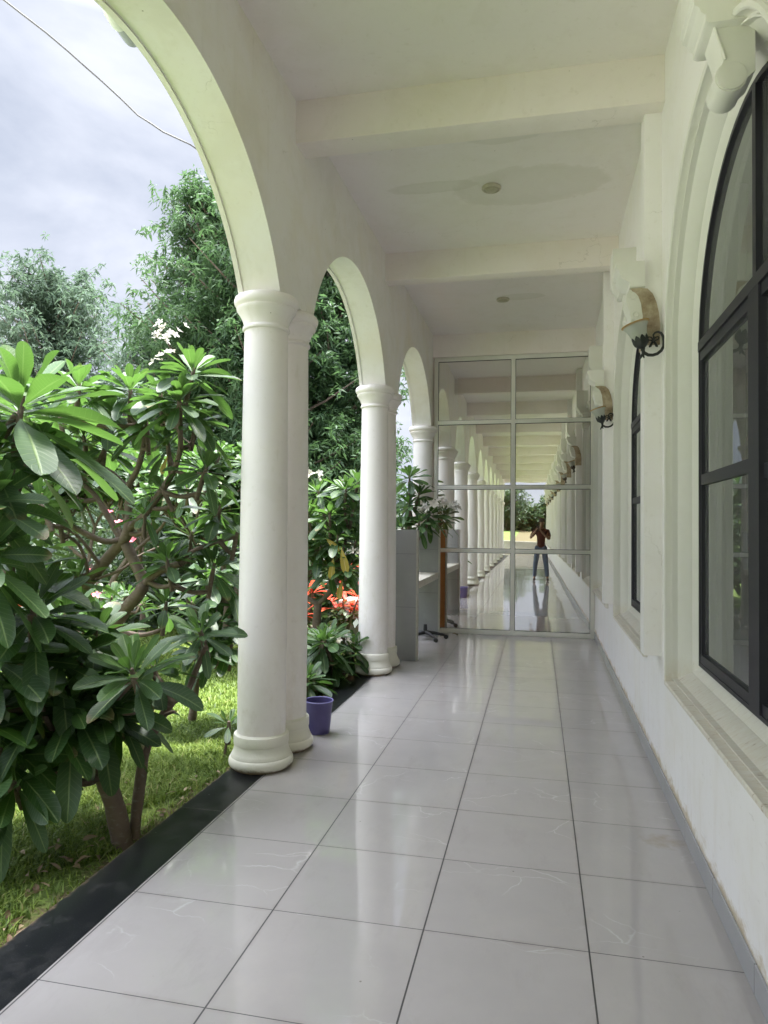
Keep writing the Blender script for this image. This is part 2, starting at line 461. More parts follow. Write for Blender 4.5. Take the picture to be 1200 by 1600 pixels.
def mat_leaf(name, c0, c1, back, trans=.30, veins=True, rough=.32, rib=(.17, .24, .085), spec=.5):
    """glossy leaf: tint attribute picks between an old and a young colour; pale midrib and side veins from the UVs"""
    m = N(name)
    uv = m.sep(m.n('ShaderNodeUVMap').outputs[0])
    at_ = m.n('ShaderNodeAttribute'); at_.attribute_name = 'tint'
    tint = at_.outputs['Fac']
    g = m.n('ShaderNodeNewGeometry')
    c = m.mix(tint, c0, c1)
    isl = g.outputs['Random Per Island']
    c = m.mix(m.math('MULTIPLY', m.noise(g.outputs['Position'], 9, 4), .5), c, tuple(x*.6 for x in c0))
    c = m.mix(m.math('MULTIPLY', isl, .35), c, (c0[0]*.9, c0[1]*.75, c0[2]*1.1))
    if veins:
        sp = m.ramp(m.noise(g.outputs['Position'], 34, 5, .7), [(.64, 0), (.70, 1)])
        sp = m.math('MULTIPLY', sp, m.ramp(isl, [(.55, 0), (.75, 1)]))
        c = m.mix(m.math('MULTIPLY', sp, .5), c, (.16, .11, .04))
        tip = m.math('MULTIPLY', m.ramp(uv[1], [(.86, 0), (.97, 1)]), m.math('GREATER_THAN', isl, .82))
        c = m.mix(m.math('MULTIPLY', tip, .7), c, (.15, .09, .035))
    normal = None
    if veins:
        du = m.math('ABSOLUTE', m.math('SUBTRACT', uv[0], .5))
        mid = m.ramp(du, [(.0, 1), (.022, .9), (.05, 0)])
        # the side veins run out and forward from the midrib
        t = m.math('SUBTRACT', m.math('MULTIPLY', uv[1], 17.0), m.math('MULTIPLY', du, 4.0))
        f = m.math('ABSOLUTE', m.math('SUBTRACT', m.math('FRACT', t), .5))
        sv = m.ramp(f, [(.0, 1), (.10, 0)])
        c = m.mix(m.math('MULTIPLY', sv, .30), c, rib)
        c = m.mix(m.math('MULTIPLY', mid, .75), c, rib)
        normal = m.bump(m.math('ADD', m.math('MULTIPLY', sv, -.5), m.math('MULTIPLY', mid, -.8)), .35, .004)
    cb = m.mix(g.outputs['Backfacing'], c, m.mix(.6, c, back))
    pr = m.bsdf(cb, rough, normal, 0, spec)
    tr = m.n('ShaderNodeBsdfTranslucent')
    m.link(m.mix(.55, c, tuple(min(1, x*2.1) for x in c1)), tr.inputs[0])
    mx = m.n('ShaderNodeMixShader'); mx.inputs[0].default_value = trans
    m.link(pr, mx.inputs[1]); m.link(tr.outputs[0], mx.inputs[2])
    return m.done(mx.outputs[0])
PLUM = mat_leaf('plumeria_leaf', (.023, .060, .018), (.095, .200, .032), (.060, .095, .040), .27, rough=.47)
TALL = mat_leaf('narrow_leaf', (.032, .074, .032), (.080, .150, .052), (.065, .11, .05), .30, False, .6, spec=.25)
TALL_HAZE = mat_leaf('narrow_leaf_haze', (.050, .095, .058), (.110, .165, .098), (.10, .14, .10), .30, False, .6, spec=.25)  # distance haze put into the colour: paler, greyer leaves for far trees
HEDGE = mat_leaf('hedge_leaf', (.020, .045, .016), (.07, .115, .035), (.05, .08, .035), .25, False, .45)
REDL = mat_leaf('red_leaf', (.55, .045, .03), (.80, .11, .05), (.6, .08, .06), .35, True, .4, (.85, .35, .2))
YELL = mat_leaf('yellow_leaf', (.36, .27, .03), (.44, .36, .05), (.34, .28, .07), .3, True, .4, (.7, .6, .3))
PETAL = mat_leaf('white_petal', (.46, .44, .32), (.60, .58, .48), (.5, .48, .4), .3, False, .7, spec=.1)
PINK = mat_leaf('pink_petal', (.75, .12, .16), (.80, .22, .25), (.75, .2, .2), .3, False, .5)

def mat_bark():
    m = N('plumeria_bark'); v = geo_pos(m)
    n1 = m.noise(v, 8, 6, .65); n2 = m.noise(m.mapping(v, (30, 30, 60)), 1, 4)
    c = m.mix(n1, (.075, .052, .040), (.21, .16, .125))
    c = m.mix(m.math('MULTIPLY', m.ramp(n2, [(.55, 0), (.7, 1)]), .4), c, (.26, .24, .21))
    return m.done(m.bsdf(c, .75, m.bump(n2, .35, .006), 0, .3))
BARK = mat_bark()

def mat_ground():
    m = N('lawn_ground'); v = geo_pos(m); p = m.sep(v)
    n1 = m.noise(v, .55, 5, .6); n2 = m.noise(v, 12, 6, .7); n3 = m.noise(m.mapping(v, (60, 60, 60)), 1, 4)
    c = m.mix(m.ramp(n2, [(.3, 0), (.7, 1)]), (.10, .15, .035), (.18, .24, .06))
    c = m.mix(m.ramp(n3, [(.35, 0), (.7, 1)]), m.mix(.5, c, (.03, .05, .01)), c)
    c = m.mix(m.math('MULTIPLY', m.ramp(n1, [(.64, 0), (.74, 1)]), .6), c, (.28, .21, .11))
    # bare earth along the granite edge
    k = m.math('MULTIPLY', m.math('ADD', m.math('ADD', p[0], 2.10), m.math('MULTIPLY', m.math('SUBTRACT', n2, .5), .5)), 9.0, clamp=True)
    soil = m.mix(n3, (.05, .036, .022), (.14, .10, .06))
    c = m.mix(m.math('MULTIPLY', k, .85), c, soil)
    return m.done(m.bsdf(c, .9, m.bump(n3, .6, .02), 0, .2))
GROUND = mat_ground()

def mat_grass():
    m = N('grass_blade')
    at_ = m.n('ShaderNodeAttribute'); at_.attribute_name = 'tint'
    c = m.ramp(at_.outputs['Fac'], [(0, (.075, .125, .022)), (.5, (.165, .245, .038)), (.88, (.26, .33, .07)), (1, (.40, .35, .17))])
    pr = m.bsdf(c, .5, None, 0, .3)
    tr = m.n('ShaderNodeBsdfTranslucent'); m.link(c, tr.inputs[0])
    mx = m.n('ShaderNodeMixShader'); mx.inputs[0].default_value = .35
    m.link(pr, mx.inputs[1]); m.link(tr.outputs[0], mx.inputs[2])
    return m.done(mx.outputs[0])
GRASS = mat_grass()

# ------------------------------------------------------------------ SETTING
XI = lambda y: -1.573 + .012*(y - 2.6)          # inner face of the arcade
XW = lambda y: .70 + .0096*(y - 2.6)            # face of the facade wall
Y0, Y1 = -19.6, 13.4
G0 = -.125
b = B()
b.add([(-300, -300, -.12), (300, -300, -.12), (300, 300, -.12), (-300, 300, -.12)], [(0,1,2,3)])
tag(b.build('ground', GROUND, smooth=0), kind='structure')
b = B(); b.add([(-60, -60, -.112), (-9.2, -60, -.112), (-9.2, 40, -.112), (-60, 40, -.112)], [(0,1,2,3)])
tag(b.build('path', mat_simple('path_paving', (.46, .43, .40), .8, 0, .3, 3, .2), smooth=0), kind='structure')
b = B(); b.box(-1.61, 1.25, Y0, Y1, -.11, 0)
tag(b.build('floor', FLOOR, smooth=0), kind='structure')
b = B(); b.box(-1.855, -1.6105, Y0, Y1, -.11, 0.0005)
tag(b.build('kerb', GRANITE, smooth=30, bevel=.004), kind='structure')

b = B()
gv = []; gf = []
for i in range(13):
    y = -23 - i*5.5; z = G0 + 2.5*(i/12)**1.1
    for x in (-70, -20, 20, 70): gv.append((x, y, z))
for i in range(12):
    for k in range(3): gf.append((i*4+k, i*4+k+1, i*4+k+5, i*4+k+4))
b.add(gv, gf)
tag(b.build('lawn_slope', GROUND, smooth=60), kind='structure')
# ------------------------------------------------------------------ BUILDING
bld = thing('portico_building', 'white portico building with arched arcade, tiled walkway and arched windows', 'building')
PITCH = 2.90
PAIR0 = 4.36
pairs = [PAIR0 + PITCH*k - (.19 if k < 0 else 0) for k in range(-8, 4)]
GAP = .3125
RISE = .80; SPR = 2.95
bays = [((a + b_)/2, (b_ - a)/2 - GAP) for a, b_ in zip([pairs[0] - PITCH] + pairs, pairs + [pairs[-1] + PITCH])]
def bay_z(d, h, lower):
    if d >= h - lower: return SPR
    R0 = (h*h + RISE*RISE)/(2*RISE)
    return max(SPR, SPR + RISE - R0 + math.sqrt(max(0, (R0 - lower)**2 - d*d)))
def arch_z(y, lower=0.0):
    c, h = min(bays, key=lambda q: abs(y - q[0]))
    return bay_z(abs(y - c), h, lower)
def band(xa, xb, ztop, lower, ys, full_under=True):
    """wall strip between x offsets xa (towards the corridor) and xb, arched below"""
    bb = B(); vs = []
    for y, zb in ys:
        xi = XI(y)
        vs += [(xi+xa, y, zb), (xi+xa, y, ztop(y, zb)), (xi+xb, y, zb), (xi+xb, y, ztop(y, zb))]
    fs = []
    for i in range(len(ys)-1):
        o = i*4; q = o+4
        fs += [(o, o+1, q+1, q), (o+2, q+2, q+3, o+3), (o, q, q+2, o+2), (o+1, o+3, q+3, q+1)]
    fs += [(0, 2, 3, 1), (len(vs)-4, len(vs)-3, len(vs)-1, len(vs)-2)]
    return bb.add(vs, fs)
def ysamp(lower):
    out = []
    for c, h0 in bays:
        h = h0 - lower
        out += [(c - h - .0004, SPR)]
        for j in range(0, 49):
            y = c - h + 2*h*(0.5 - 0.5*math.cos(PI*j/48))
            out.append((y, bay_z(abs(y - c), h0, lower)))
        out += [(c + h + .0004, SPR)]
    out = [q for q in out if Y0 < q[0] < Y1]
    out = [(Y0, arch_z(Y0, lower))] + out + [(Y1, arch_z(Y1, lower))]
    return out
band(0, -.24, lambda y, z: 4.9, 0, ysamp(0)).build('arcade_wall', ARC, bld, smooth=30)
band(-.2405, -.272, lambda y, z: z + .085, .009, ysamp(.009)).build('arch_trim', ARC, bld, smooth=40)

# columns: base, shaft, capital
def column_parts():
    sh = B(); sh.lathe([(.147, .155), (.150, .22), (.151, .6), (.150, 1.1), (.147, 1.7), (.141, 2.3), (.137, 2.70), (.137, 2.775)], 56)
    s = sh.build('column', COLP, bld, smooth=50)
    ba = B(); ba.lathe([(.174, .002), (.178, .014), (.190, .0155), (.1975, .026), (.201, .042), (.199, .058), (.193, .070), (.187, .0745), (.187, .080),
                        (.178, .098), (.171, .116), (.167, .136), (.1665, .148), (.1695, .1495), (.1705, .156), (.1705, .203), (.168, .209), (.158, .2105), (.1505, .218)], 56)
    ba.build('column_base', CBASE, s, smooth=28)
    ca = B(); ca.lathe([(.139, 2.728), (.148, 2.734), (.150, 2.744), (.146, 2.754), (.140, 2.760), (.143, 2.775), (.150, 2.795), (.162, 2.820), (.176, 2.842),
                        (.186, 2.855), (.188, 2.866), (.182, 2.870), (.183, 2.876), (.194, 2.884), (.202, 2.900), (.203, 2.918), (.197, 2.934), (.186, 2.944), (.174, 2.9495)], 56)
    ca.build('capital', COLP, s, smooth=28)
    return s
col0 = column_parts()
first = True
for pc in pairs:
    for dy in (-.195, .195):
        y = pc + dy
        if not (Y0 < y < Y1): continue
        c = col0 if first else copy_tree(col0)
        first = False
        c.location = (XI(y) - .135, y, 0)
        c.rotation_euler = (0, 0, random.uniform(0, 6))

# ceiling slab over the walk and the rooms behind
b = B(); b.box(-1.78, 6.0, Y0, Y1, 4.28, 4.55)
b.build('ceiling', CEIL, bld, smooth=0)
beams = [(4.29, 4.49), (6.90, 7.06)] + [(4.29 - 2.9*k, 4.47 - 2.9*k) for k in range(1, 9)]
for (ya, yb) in beams:
    b = B()
    b.box(-.001, .001, ya, yb, 4.0, 4.30, fn=lambda x, y, z: ((XI(y) - .02) if x < 0 else (XW(y) + .02), y, z))
    b.build('ceiling_beam', BEAM, bld, smooth=30, bevel=.006)
b = B(); b.box(-.001, .001, 9.985, 10.20, 3.955, 4.30, fn=lambda x, y, z: ((XI(y) - .02) if x < 0 else (XW(y) + .02), y, z))
b.build('ceiling_beam', BEAM, bld, smooth=30)

# facade wall with arched openings
WP = 2.95
wins = [3.08 + WP*k for k in range(-7, 3)]
A_, ZB, ZS, BE = .895, .79, 2.45, .82            # inner half width, sill, spring, arch rise
S0 = .14
def open_z(d, s):
    a = A_ + s; bb = BE + s*1.2
    return ZS + bb*math.sqrt(max(0, 1 - (d/a)**2))
fw = B()
ys = []
for c in wins:
    a = A_ + S0
    ys.append((c - a - .0005, None))
    for j in range(41):
        y = c - a*math.cos(PI*j/40)
        ys.append((y, c))
    ys.append((c + a + .0005, None))
ys = [(Y0, None)] + [q for q in ys if Y0 < q[0] < Y1] + [(Y1, None)]
T = .20
def wall_cell(y0, y1, za0, za1, zb0, zb1):
    vs = []
    for y, za, zb in ((y0, za0, zb0), (y1, za1, zb1)):
        x = XW(y)
        vs += [(x, y, za), (x, y, zb), (x + T, y, za), (x + T, y, zb)]
    fw.add(vs, [(0,1,5,4), (2,6,7,3), (0,4,6,2), (1,3,7,5)])
for (ya, ca), (yb, cb) in zip(ys[:-1], ys[1:]):
    if ca is not None and cb is not None and ca == cb:
        wall_cell(ya, yb, 0, 0, ZB - S0, ZB - S0)
        wall_cell(ya, yb, open_z(ya - ca, S0), open_z(yb - ca, S0), 4.285, 4.285)
    else:
        wall_cell(ya, yb, 0, 0, 4.285, 4.285)
fw.build('facade_wall', WHITE, bld, smooth=0)
b = B()
b.box(0, .009, Y0, 10.0, 0, .10, fn=lambda x, y, z: (XW(y) - .010 + x, y, z))
b.build('skirting', SKIRT, bld, smooth=0, bevel=.002)
# dim room behind the windows
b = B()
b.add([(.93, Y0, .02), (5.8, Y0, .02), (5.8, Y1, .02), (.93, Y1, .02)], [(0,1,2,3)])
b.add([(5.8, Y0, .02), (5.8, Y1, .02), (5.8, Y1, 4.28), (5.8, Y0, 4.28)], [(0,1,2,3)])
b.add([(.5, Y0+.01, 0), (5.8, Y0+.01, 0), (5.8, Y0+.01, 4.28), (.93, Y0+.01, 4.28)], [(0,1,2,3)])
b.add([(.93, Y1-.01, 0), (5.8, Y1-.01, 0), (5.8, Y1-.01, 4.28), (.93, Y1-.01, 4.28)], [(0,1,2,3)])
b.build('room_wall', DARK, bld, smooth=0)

# windows: moulded surround (the part), dark frame and pane (its sub-parts)
def loop(s, d):
    a = A_ + s; bb = BE + s*1.2
    pts = [(-a, ZB - s), (-a, 1.2), (-a, 1.9)]
    for j in range(37):
        t = PI*j/36
        pts.append((-a*math.cos(t), ZS + bb*math.sin(t)))
    pts += [(a, 1.9), (a, 1.2), (a, ZB - s), (a*.33, ZB - s), (-a*.33, ZB - s)]
    return [(d, y, z) for y, z in pts]
def sweep(bb, prof, mi=0, close=False):
    n = None; vs = []; fs = []
    for s, d in prof:
        L = loop(s, d); n = len(L); vs += L
    m = len(prof)
    for i in range(m if close else m-1):
        i2 = (i+1) % m
        for k in range(n):
            k2 = (k+1) % n
            fs.append((i*n+k, i*n+k2, i2*n+k2, i2*n+k))
    bb.add(vs, fs, mi)
def mat_surround():
    m = N('surround_paint'); v = geo_pos(m); z = m.sep(v)[2]
    n1 = m.noise(v, 9, 6, .65); n2 = m.noise(m.mapping(v, (1, 3, 1)), 16, 5, .7)
    c = m.mix(n1, (.80, .79, .75), (.74, .73, .66))
    k = m.math('MULTIPLY', m.math('SUBTRACT', .82, z), 8.0, clamp=True)      # rain dirt lying on the sill
    k = m.math('MULTIPLY', k, m.ramp(n2, [(.30, .15), (.70, 1)]))
    c = m.mix(m.math('MULTIPLY', k, .55), c, (.55, .44, .30))
    c = m.mix(m.math('MULTIPLY', m.math('MULTIPLY', m.math('SUBTRACT', .80, z), 8.0, clamp=True), m.ramp(n2, [(.62, 0), (.68, 1)])), c, (.30, .22, .15))
    return m.done(m.bsdf(c, .55, m.bump(n1, .15, .006), 0, .35))
SURR = mat_surround()
def make_window():
    b = B()
    sweep(b, [(.146, .004), (.144, -.024), (.138, -.032), (.124, -.034), (.118, -.028), (.116, .006), (.112, .016), (.104, .014), (.101, .002), (.096, .002), (.093, .030), (.088, .036),
              (.052, .088), (.050, .096), (.044, .099), (.020, .126), (.008, .132), (.0, .136), (0, .20), (.146, .20)], close=True)
    w = b.build('window', SURR, bld, smooth=24)
    f = B()
    sweep(f, [(.003, .118), (-.016, .118), (-.016, .166), (.003, .166)], close=True)
    f.box(.112, .162, -.195, -.055, ZB + .017, ZS + .035)                     # meeting stiles of the sliding sashes
    f.box(.116, .160, -.150, -.105, ZS + .036, ZS + BE - .03)                 # bar up the arched head
    f.box(.111, .163, -A_ + .017, A_ - .017, ZS - .010, ZS + .040)            # head transom, two rails
    f.box(.122, .158, -A_ + .017, A_ - .017, ZS - .060, ZS - .0105)
    f.box(.124, .156, -.054, A_ - .040, 1.735, 1.790)
    f.box(.130, .162, -A_ + .040, -.196, 1.700, 1.755)
    for sg in (-1, 1):
        f.box(.124, .158, sg*(A_ - .0165), sg*(A_ - .039), ZB + .017, ZS - .061)
    f.box(.122, .158, -A_ + .0165, A_ - .0165, ZB + .0165, ZB + .060)
    f.build('window_frame', ALU, w, smooth=30)
    p = B()
    L = loop(-.012, .141); p.add(L, [tuple(range(len(L)))])
    p.build('pane', WGLASS, w, smooth=0)
    return w
win0 = make_window()
RZ = -math.atan(.0096)
for i, c in enumerate(wins):
    w = win0 if i == 0 else copy_tree(win0)
    w.location = (XW(c), c, 0); w.rotation_euler = (0, 0, RZ)

# keystone corbels over the windows
def make_keystone():
    b = B()
    b.prism([(.02, 3.66), (-.172, 3.66), (-.172, 3.405), (-.162, 3.396), (-.162, 3.382), (-.146, 3.372), (-.138, 3.352), (-.124, 3.342), (-.124, 3.318), (-.110, 3.310), (.02, 3.310)], -.262, -.045)
    prof = [(-.104, 3.425), (-.102, 3.385), (-.096, 3.33), (-.082, 3.28), (-.068, 3.235), (-.060, 3.20), (-.058, 3.185)]
    arc = [(-.030 + .056*math.cos(a), 3.128 + .056*math.sin(a)) for a in [math.radians(q) for q in (125, 150, 175, 200, 225, 250, 275, 300, 325, 350)]]
    b.prism([(.05, 3.425)] + prof + arc + [(.05, 3.14)], -.225, -.085)
    b.lathe([(.0505, 0), (.0505, .007)], 28, c=(-.030, -.232, 3.128), M=Matrix.Rotation(-PI/2, 3, 'X'))
    b.tube([(-.097, -.229, 3.40), (-.091, -.229, 3.33), (-.078, -.229, 3.28), (-.062, -.229, 3.23), (-.050, -.229, 3.19)], .006, 6)
    return b.build('keystone', SURR, bld, smooth=35, bevel=.003)
key0 = make_keystone()
for i, c in enumerate(wins):
    k = key0 if i == 0 else copy_tree(key0)
    k.location = (XW(c), c - .17, 0); k.rotation_euler = (0, 0, RZ)

# piers with corbel brackets between the windows
piers = [4.48 + WP*k for k in range(-7, 2)]
def make_pier():
    b = B(); b.box(-.10, .02, -.08, .08, .755, 4.29)
    p = b.build('pier', WHITE, bld, smooth=30, bevel=.004)
    k = B()
    k.prism([(-.098, 3.10), (-.262, 3.10), (-.262, 3.065), (-.245, 3.052), (-.245, 3.035), (-.232, 3.005), (-.205, 2.985), (-.185, 2.975), (-.185, 2.945), (-.098, 2.945)], -.115, .115)
    k.prism([(-.099, 2.945), (-.182, 2.945), (-.198, 2.915), (-.203, 2.875), (-.194, 2.84), (-.182, 2.81), (-.181, 2.785), (-.170, 2.765), (-.150, 2.757), (-.128, 2.745), (-.099, 2.73)], -.088, .088)
    for sy in (-.0885, .0885):
        for (cx, cz, r) in ((-.165, 2.90, .020), (-.150, 2.785, .016)):
            k.tube([(cx + r*math.cos(a), sy, cz + r*math.sin(a)) for a in [2*PI*q/16 for q in range(17)]], .006, 6)
        k.tube([(-.185, sy, 2.935), (-.160, sy, 2.938), (-.135, sy, 2.925), (-.118, sy, 2.89), (-.110, sy, 2.84), (-.106, sy, 2.79), (-.104, sy, 2.74)], .006, 6)
    k.build('bracket', SURR, p, smooth=40, bevel=.002)
    g = B()
    g.prism([(-.185, 2.944), (-.120, 2.944), (-.082, 2.938), (-.052, 2.905), (-.032, 2.855), (-.018, 2.79), (-.012, 2.72), (-.012, 2.60), (-.108, 2.60), (-.108, 2.70), (-.110, 2.78), (-.118, 2.85), (-.135, 2.90)], -.094, .094)
    g.build('bracket_side', STAINB, p, smooth=40, bevel=.002)
    return p
pier0 = make_pier()
for i, c in enumerate(piers):
    p = pier0 if i == 0 else copy_tree(pier0)
    p.location = (XW(c), c, 0); p.rotation_euler = (0, 0, RZ)

# next part of the building behind the partition: peach painted cross wall
b = B(); b.box(-1.62, -1.40, 10.75, 11.25, 0, 3.0); b.build('peach_pillar', PEACH, bld, smooth=30, bevel=.01)
b = B(); b.box(-1.5, 1.0, 12.9, 13.2, 0, 4.28); b.build('cross_wall', PEACH, bld, smooth=0)
# parapet closing the far end behind the camera
b = B(); b.box(-1.9, 1.1, -20.3, -20.1, -.11, .72); b.box(-1.95, 1.15, -20.33, -20.07, .72, .78)
tag(b.build('parapet_wall', PARA, smooth=30), 'low cream parapet wall closing the end of the walkway', 'wall')

# ------------------------------------------------------------------ wall lamps
def make_lamp():
    """origin: on the near side of the pier, where the bow plate is fixed"""
    t = thing('wall_lamp', 'iron wall lamp with amber rimmed glass shade on the nearer pier', 'lamp', group='wall lamps on the piers')
    O = Vector((.668, 4.395, 2.618))
    def L(x, z, dy=-.10): return (x - O.x, dy, z - O.z)
    a = B()
    arm = [L(.588, 2.585), L(.590, 2.545), L(.600, 2.528), L(.622, 2.515), L(.648, 2.513), L(.672, 2.520), L(.694, 2.538), L(.706, 2.562), L(.709, 2.590), L(.704, 2.618), L(.692, 2.640), L(.676, 2.648), L(.660, 2.644), L(.650, 2.630), L(.653, 2.617)]
    a.tube(arm, [.010, .010, .010, .0095, .009, .009, .009, .0085, .008, .0075, .007, .007, .006, .0055, .005], 10)
    a.tube([L(.596, 2.560), L(.592, 2.520), L(.600, 2.497)], [.010, .009, .003], 8)
    a.tube([L(.594, 2.530), L(.580, 2.500), L(.572, 2.488)], [.008, .006, .002], 8)
    a.tube([L(.653, 2.617), L(.660, 2.618, -.05), L(.665, 2.618, -.005)], .006, 8)
    a.build('arm', IRON, t, smooth=60)
    c = B()
    ax = Matrix.Rotation(math.radians(-17), 3, 'Y')
    cup = Vector(L(.588, 2.572))
    c.lathe([(.008, -.02), (.022, -.012), (.034, .002), (.039, .014), (.040, .028), (.039, .036), (.036, .036), (.033, .014), (.01, .0)], 28, c=cup, M=ax)
    for k in range(9):
        an = 2*PI*k/9
        pts = []
        for (r, z, w) in ((.036, .002, .016), (.042, .022, .018), (.044, .040, .013), (.048, .054, .003)):
            for sg in (-1, 1):
                q = Vector((r*math.cos(an) - sg*w*math.sin(an), r*math.sin(an) + sg*w*math.cos(an), z))
                pts.append(tuple(ax @ q + cup))
        c.add(pts, [(0,1,3,2), (2,3,5,4), (4,5,7,6)])
    c.build('leaf_cup', IRON, t, smooth=40)
    s = B()
    s.lathe([(.024, 0.012), (.036, .022), (.044, .045), (.050, .075), (.058, .102), (.073, .124), (.080, .129), (.079, .133), (.056, .108), (.047, .078), (.040, .045), (.02, .018)], 40, cap=False)
    so = s.build('shade', SHADE, t, smooth=60)
    so.location = Vector(L(.588, 2.572)); so.rotation_euler = (0, math.radians(-17), 0)
    w = B()
    bx, bz = .664, 2.618
    for sg in (-1, 1):
        w.tube([L(bx + sg*x, bz + z, -.012) for x, z in ((0, .005), (.012, .022), (.026, .026), (.032, .016), (.024, .006), (.004, .003))], .004, 6)
        w.tube([L(bx + sg*x, bz + z, -.012) for x, z in ((.002, 0), (.010, -.014), (.018, -.030), (.024, -.036))], [.006, .007, .008, .004], 6)
    w.lathe([(.010, 0), (.012, .004), (.010, .009)], 14, c=L(bx, bz + .003, -.004), M=Matrix.Rotation(PI/2, 3, 'X'))
    w.build('bow', IRON, t, smooth=50)
    return t
lamp0 = make_lamp()
def lamp_at(o, c):
    y = c - .085
    o.location = (XW(c) - .048 - .0, y - .0095, 2.618)
lamp_at(lamp0, piers[-2])
l1 = copy_tree(lamp0); lamp_at(l1, piers[-1])
l1['label'] = 'iron wall lamp with amber rim on the farther pier, close to the glass partition'
for c in piers[2:7]:
    l = copy_tree(lamp0); lamp_at(l, c)
    l['label'] = 'wall lamp behind the photographer, seen only as a reflection in the glass partition'

# ------------------------------------------------------------------ ceiling lights
def make_clight(label):
    t = thing('ceiling_light', label, 'light', group='round ceiling lights of the walkway')
    r = B(); r.lathe([(.072, 0), (.078, -.006), (.078, -.018), (.070, -.026), (.062, -.026), (.060, -.012), (.060, 0)], 40)
    r.build('ring', LAMPR, t, smooth=40)
    g = B(); g.lathe([(.060, -.014), (.056, -.024), (.045, -.033), (.025, -.039), (.004, -.041)], 32)
    g.build('diffuser', LAMPG, t, smooth=60)
    return t
cl0 = make_clight('dusty round ceiling light beside the large damp patch, nearer one'); cl0.location = (-.378, 5.70, 4.281)
c1 = copy_tree(cl0); c1.location = (-.42, 8.54, 4.281); c1['label'] = 'small round ceiling light farther away, in the last ceiling bay before the glass'
for y in (0.0, -2.9, -5.8):
    c2 = copy_tree(cl0); c2.location = (-.39, y, 4.281); c2['label'] = 'round ceiling light behind the photographer, seen only in the glass'

# ------------------------------------------------------------------ curtains behind the windows
def curtain(name, c, ya, yb, label):
    b = B(); n = 80; vs = []; fs = []
    for i in range(n+1):
        t = i/n; y = ya + (yb - ya)*t
        x = XW(y) + .36 + .035*math.sin(t*PI*13) + .015*math.sin(t*41)
        for z in (.55, 1.2, 2.0, 2.8, 3.42):
            vs.append((x + .01*math.sin(z*2 + t*9), y, z))
    for i in range(n):
        for k in range(4):
            o = i*5 + k
            fs.append((o, o+5, o+6, o+1))
    b.add(vs, fs)
    return tag(b.build(name, CURT, smooth=180), label, 'curtain', 'white curtains behind the windows')
curtain('curtain', wins[-3], 4.16, 4.85, 'white curtain hanging inside the nearest arched window')
curtain('curtain', wins[-2], 7.1, 7.7, 'white curtain hanging inside the second arched window, mostly hidden by the pier')
for k in (4, 5, 6):
    curtain('curtain', wins[k], wins[k] + .42, wins[k] + .95, 'white curtain inside a window behind the photographer, seen only in the glass')

# ------------------------------------------------------------------ glass partition
gp = thing('glass_partition', 'tall reflective glass partition in a cream metal grid closing the walkway', 'partition', (-.34, 10.03, 0))
def gobj(bb, name, mat, **k):
    o = bb.build(name, mat, None, **k)
    o.parent = gp; o.matrix_parent_inverse = Matrix.Translation((.34, -10.03, 0))
    return o
GX0, GX1, GZ1 = XI(10.0) + .018, XW(10.0) - .004, 3.95
zt = [1.18, 2.08, 3.01]
fr = B()
fr.box(GX0, GX0 + .058, 9.995, 10.065, .001, GZ1)
fr.box(GX1 - .058, GX1, 9.995, 10.065, .001, GZ1)
fr.box(GX0 + .058, GX1 - .058, 9.997, 10.063, GZ1 - .055, GZ1)
fr.box(GX0 + .058, GX1 - .058, 9.997, 10.063, .001, .065)
fr.box(-.370, -.312, 9.999, 10.061, .065, GZ1 - .055)
for z in zt:
    fr.box(GX0 + .058, -.370, 10.001, 10.059, z - .027, z + .027)
    fr.box(-.312, GX1 - .058, 10.001, 10.059, z - .027, z + .027)
# thin dark gasket lines beside the bars
gobj(fr, 'frame', CREAM, smooth=30, bevel=.004)
zz = [.065] + zt + [GZ1 - .055]
gk = B()
for (xa, xb) in ((GX0 + .058, -.370), (-.312, GX1 - .058)):
    for i in range(4):
        za, zb = zz[i] + (.027 if i else 0), zz[i+1] - (.027 if i < 3 else 0)
        pb = B(); pb.add([(xa + .001, 10.030, za + .001), (xb - .001, 10.030, za + .001), (xb - .001, 10.030, zb - .001), (xa + .001, 10.030, zb - .001)], [(0,1,2,3)])
        gobj(pb, 'pane', MGLASS, smooth=0)
        w = .006
        gk.box(xa, xa + w, 10.018, 10.026, za, zb); gk.box(xb - w, xb, 10.018, 10.026, za, zb)
        gk.box(xa + w, xb - w, 10.018, 10.026, za, za + w); gk.box(xa + w, xb - w, 10.018, 10.026, zb - w, zb)
gobj(gk, 'gasket', RUBBER, smooth=0)

# ------------------------------------------------------------------ stone counter by the second column pair
sc = thing('stone_counter', 'grey stone counter with two tall side slabs and a marble shelf by the glass', 'counter', (-1.45, 8.6, 0))
def sobj(bb, name, mat, **k):
    o = bb.build(name, mat, None, **k)
    o.parent = sc; o.matrix_parent_inverse = Matrix.Translation((1.45, -8.6, 0))
    return o
def slab(y0, y1, x0, x1, z1):
    b = B(); b.box(x0, x1, y0, y1, 0.002, z1)
    return b
def mat_slab():
    m = N('stone_slab_cladding'); v = geo_pos(m); p = m.sep(v)
    n1 = m.noise(v, 3, 6, .6)
    c = m.mix(n1, (.27, .275, .28), (.38, .38, .385))
    t = m.math('DIVIDE', p[2], .60); f = m.math('SUBTRACT', t, m.math('FLOOR', t))
    c = m.mix(m.math('LESS_THAN', f, .007), c, (.18, .18, .18))
    c = m.mix(m.math('MULTIPLY', m.ramp(m.noise(v, 7, 5, .7), [(.58, 0), (.75, 1)]), .25), c, (.50, .50, .48))
    return m.done(m.bsdf(c, .28, None))
SLAB = mat_slab()
edge = mat_simple('raw_stone_edge', (.50, .48, .43), .6, 0, .4, 30, .3, .3)
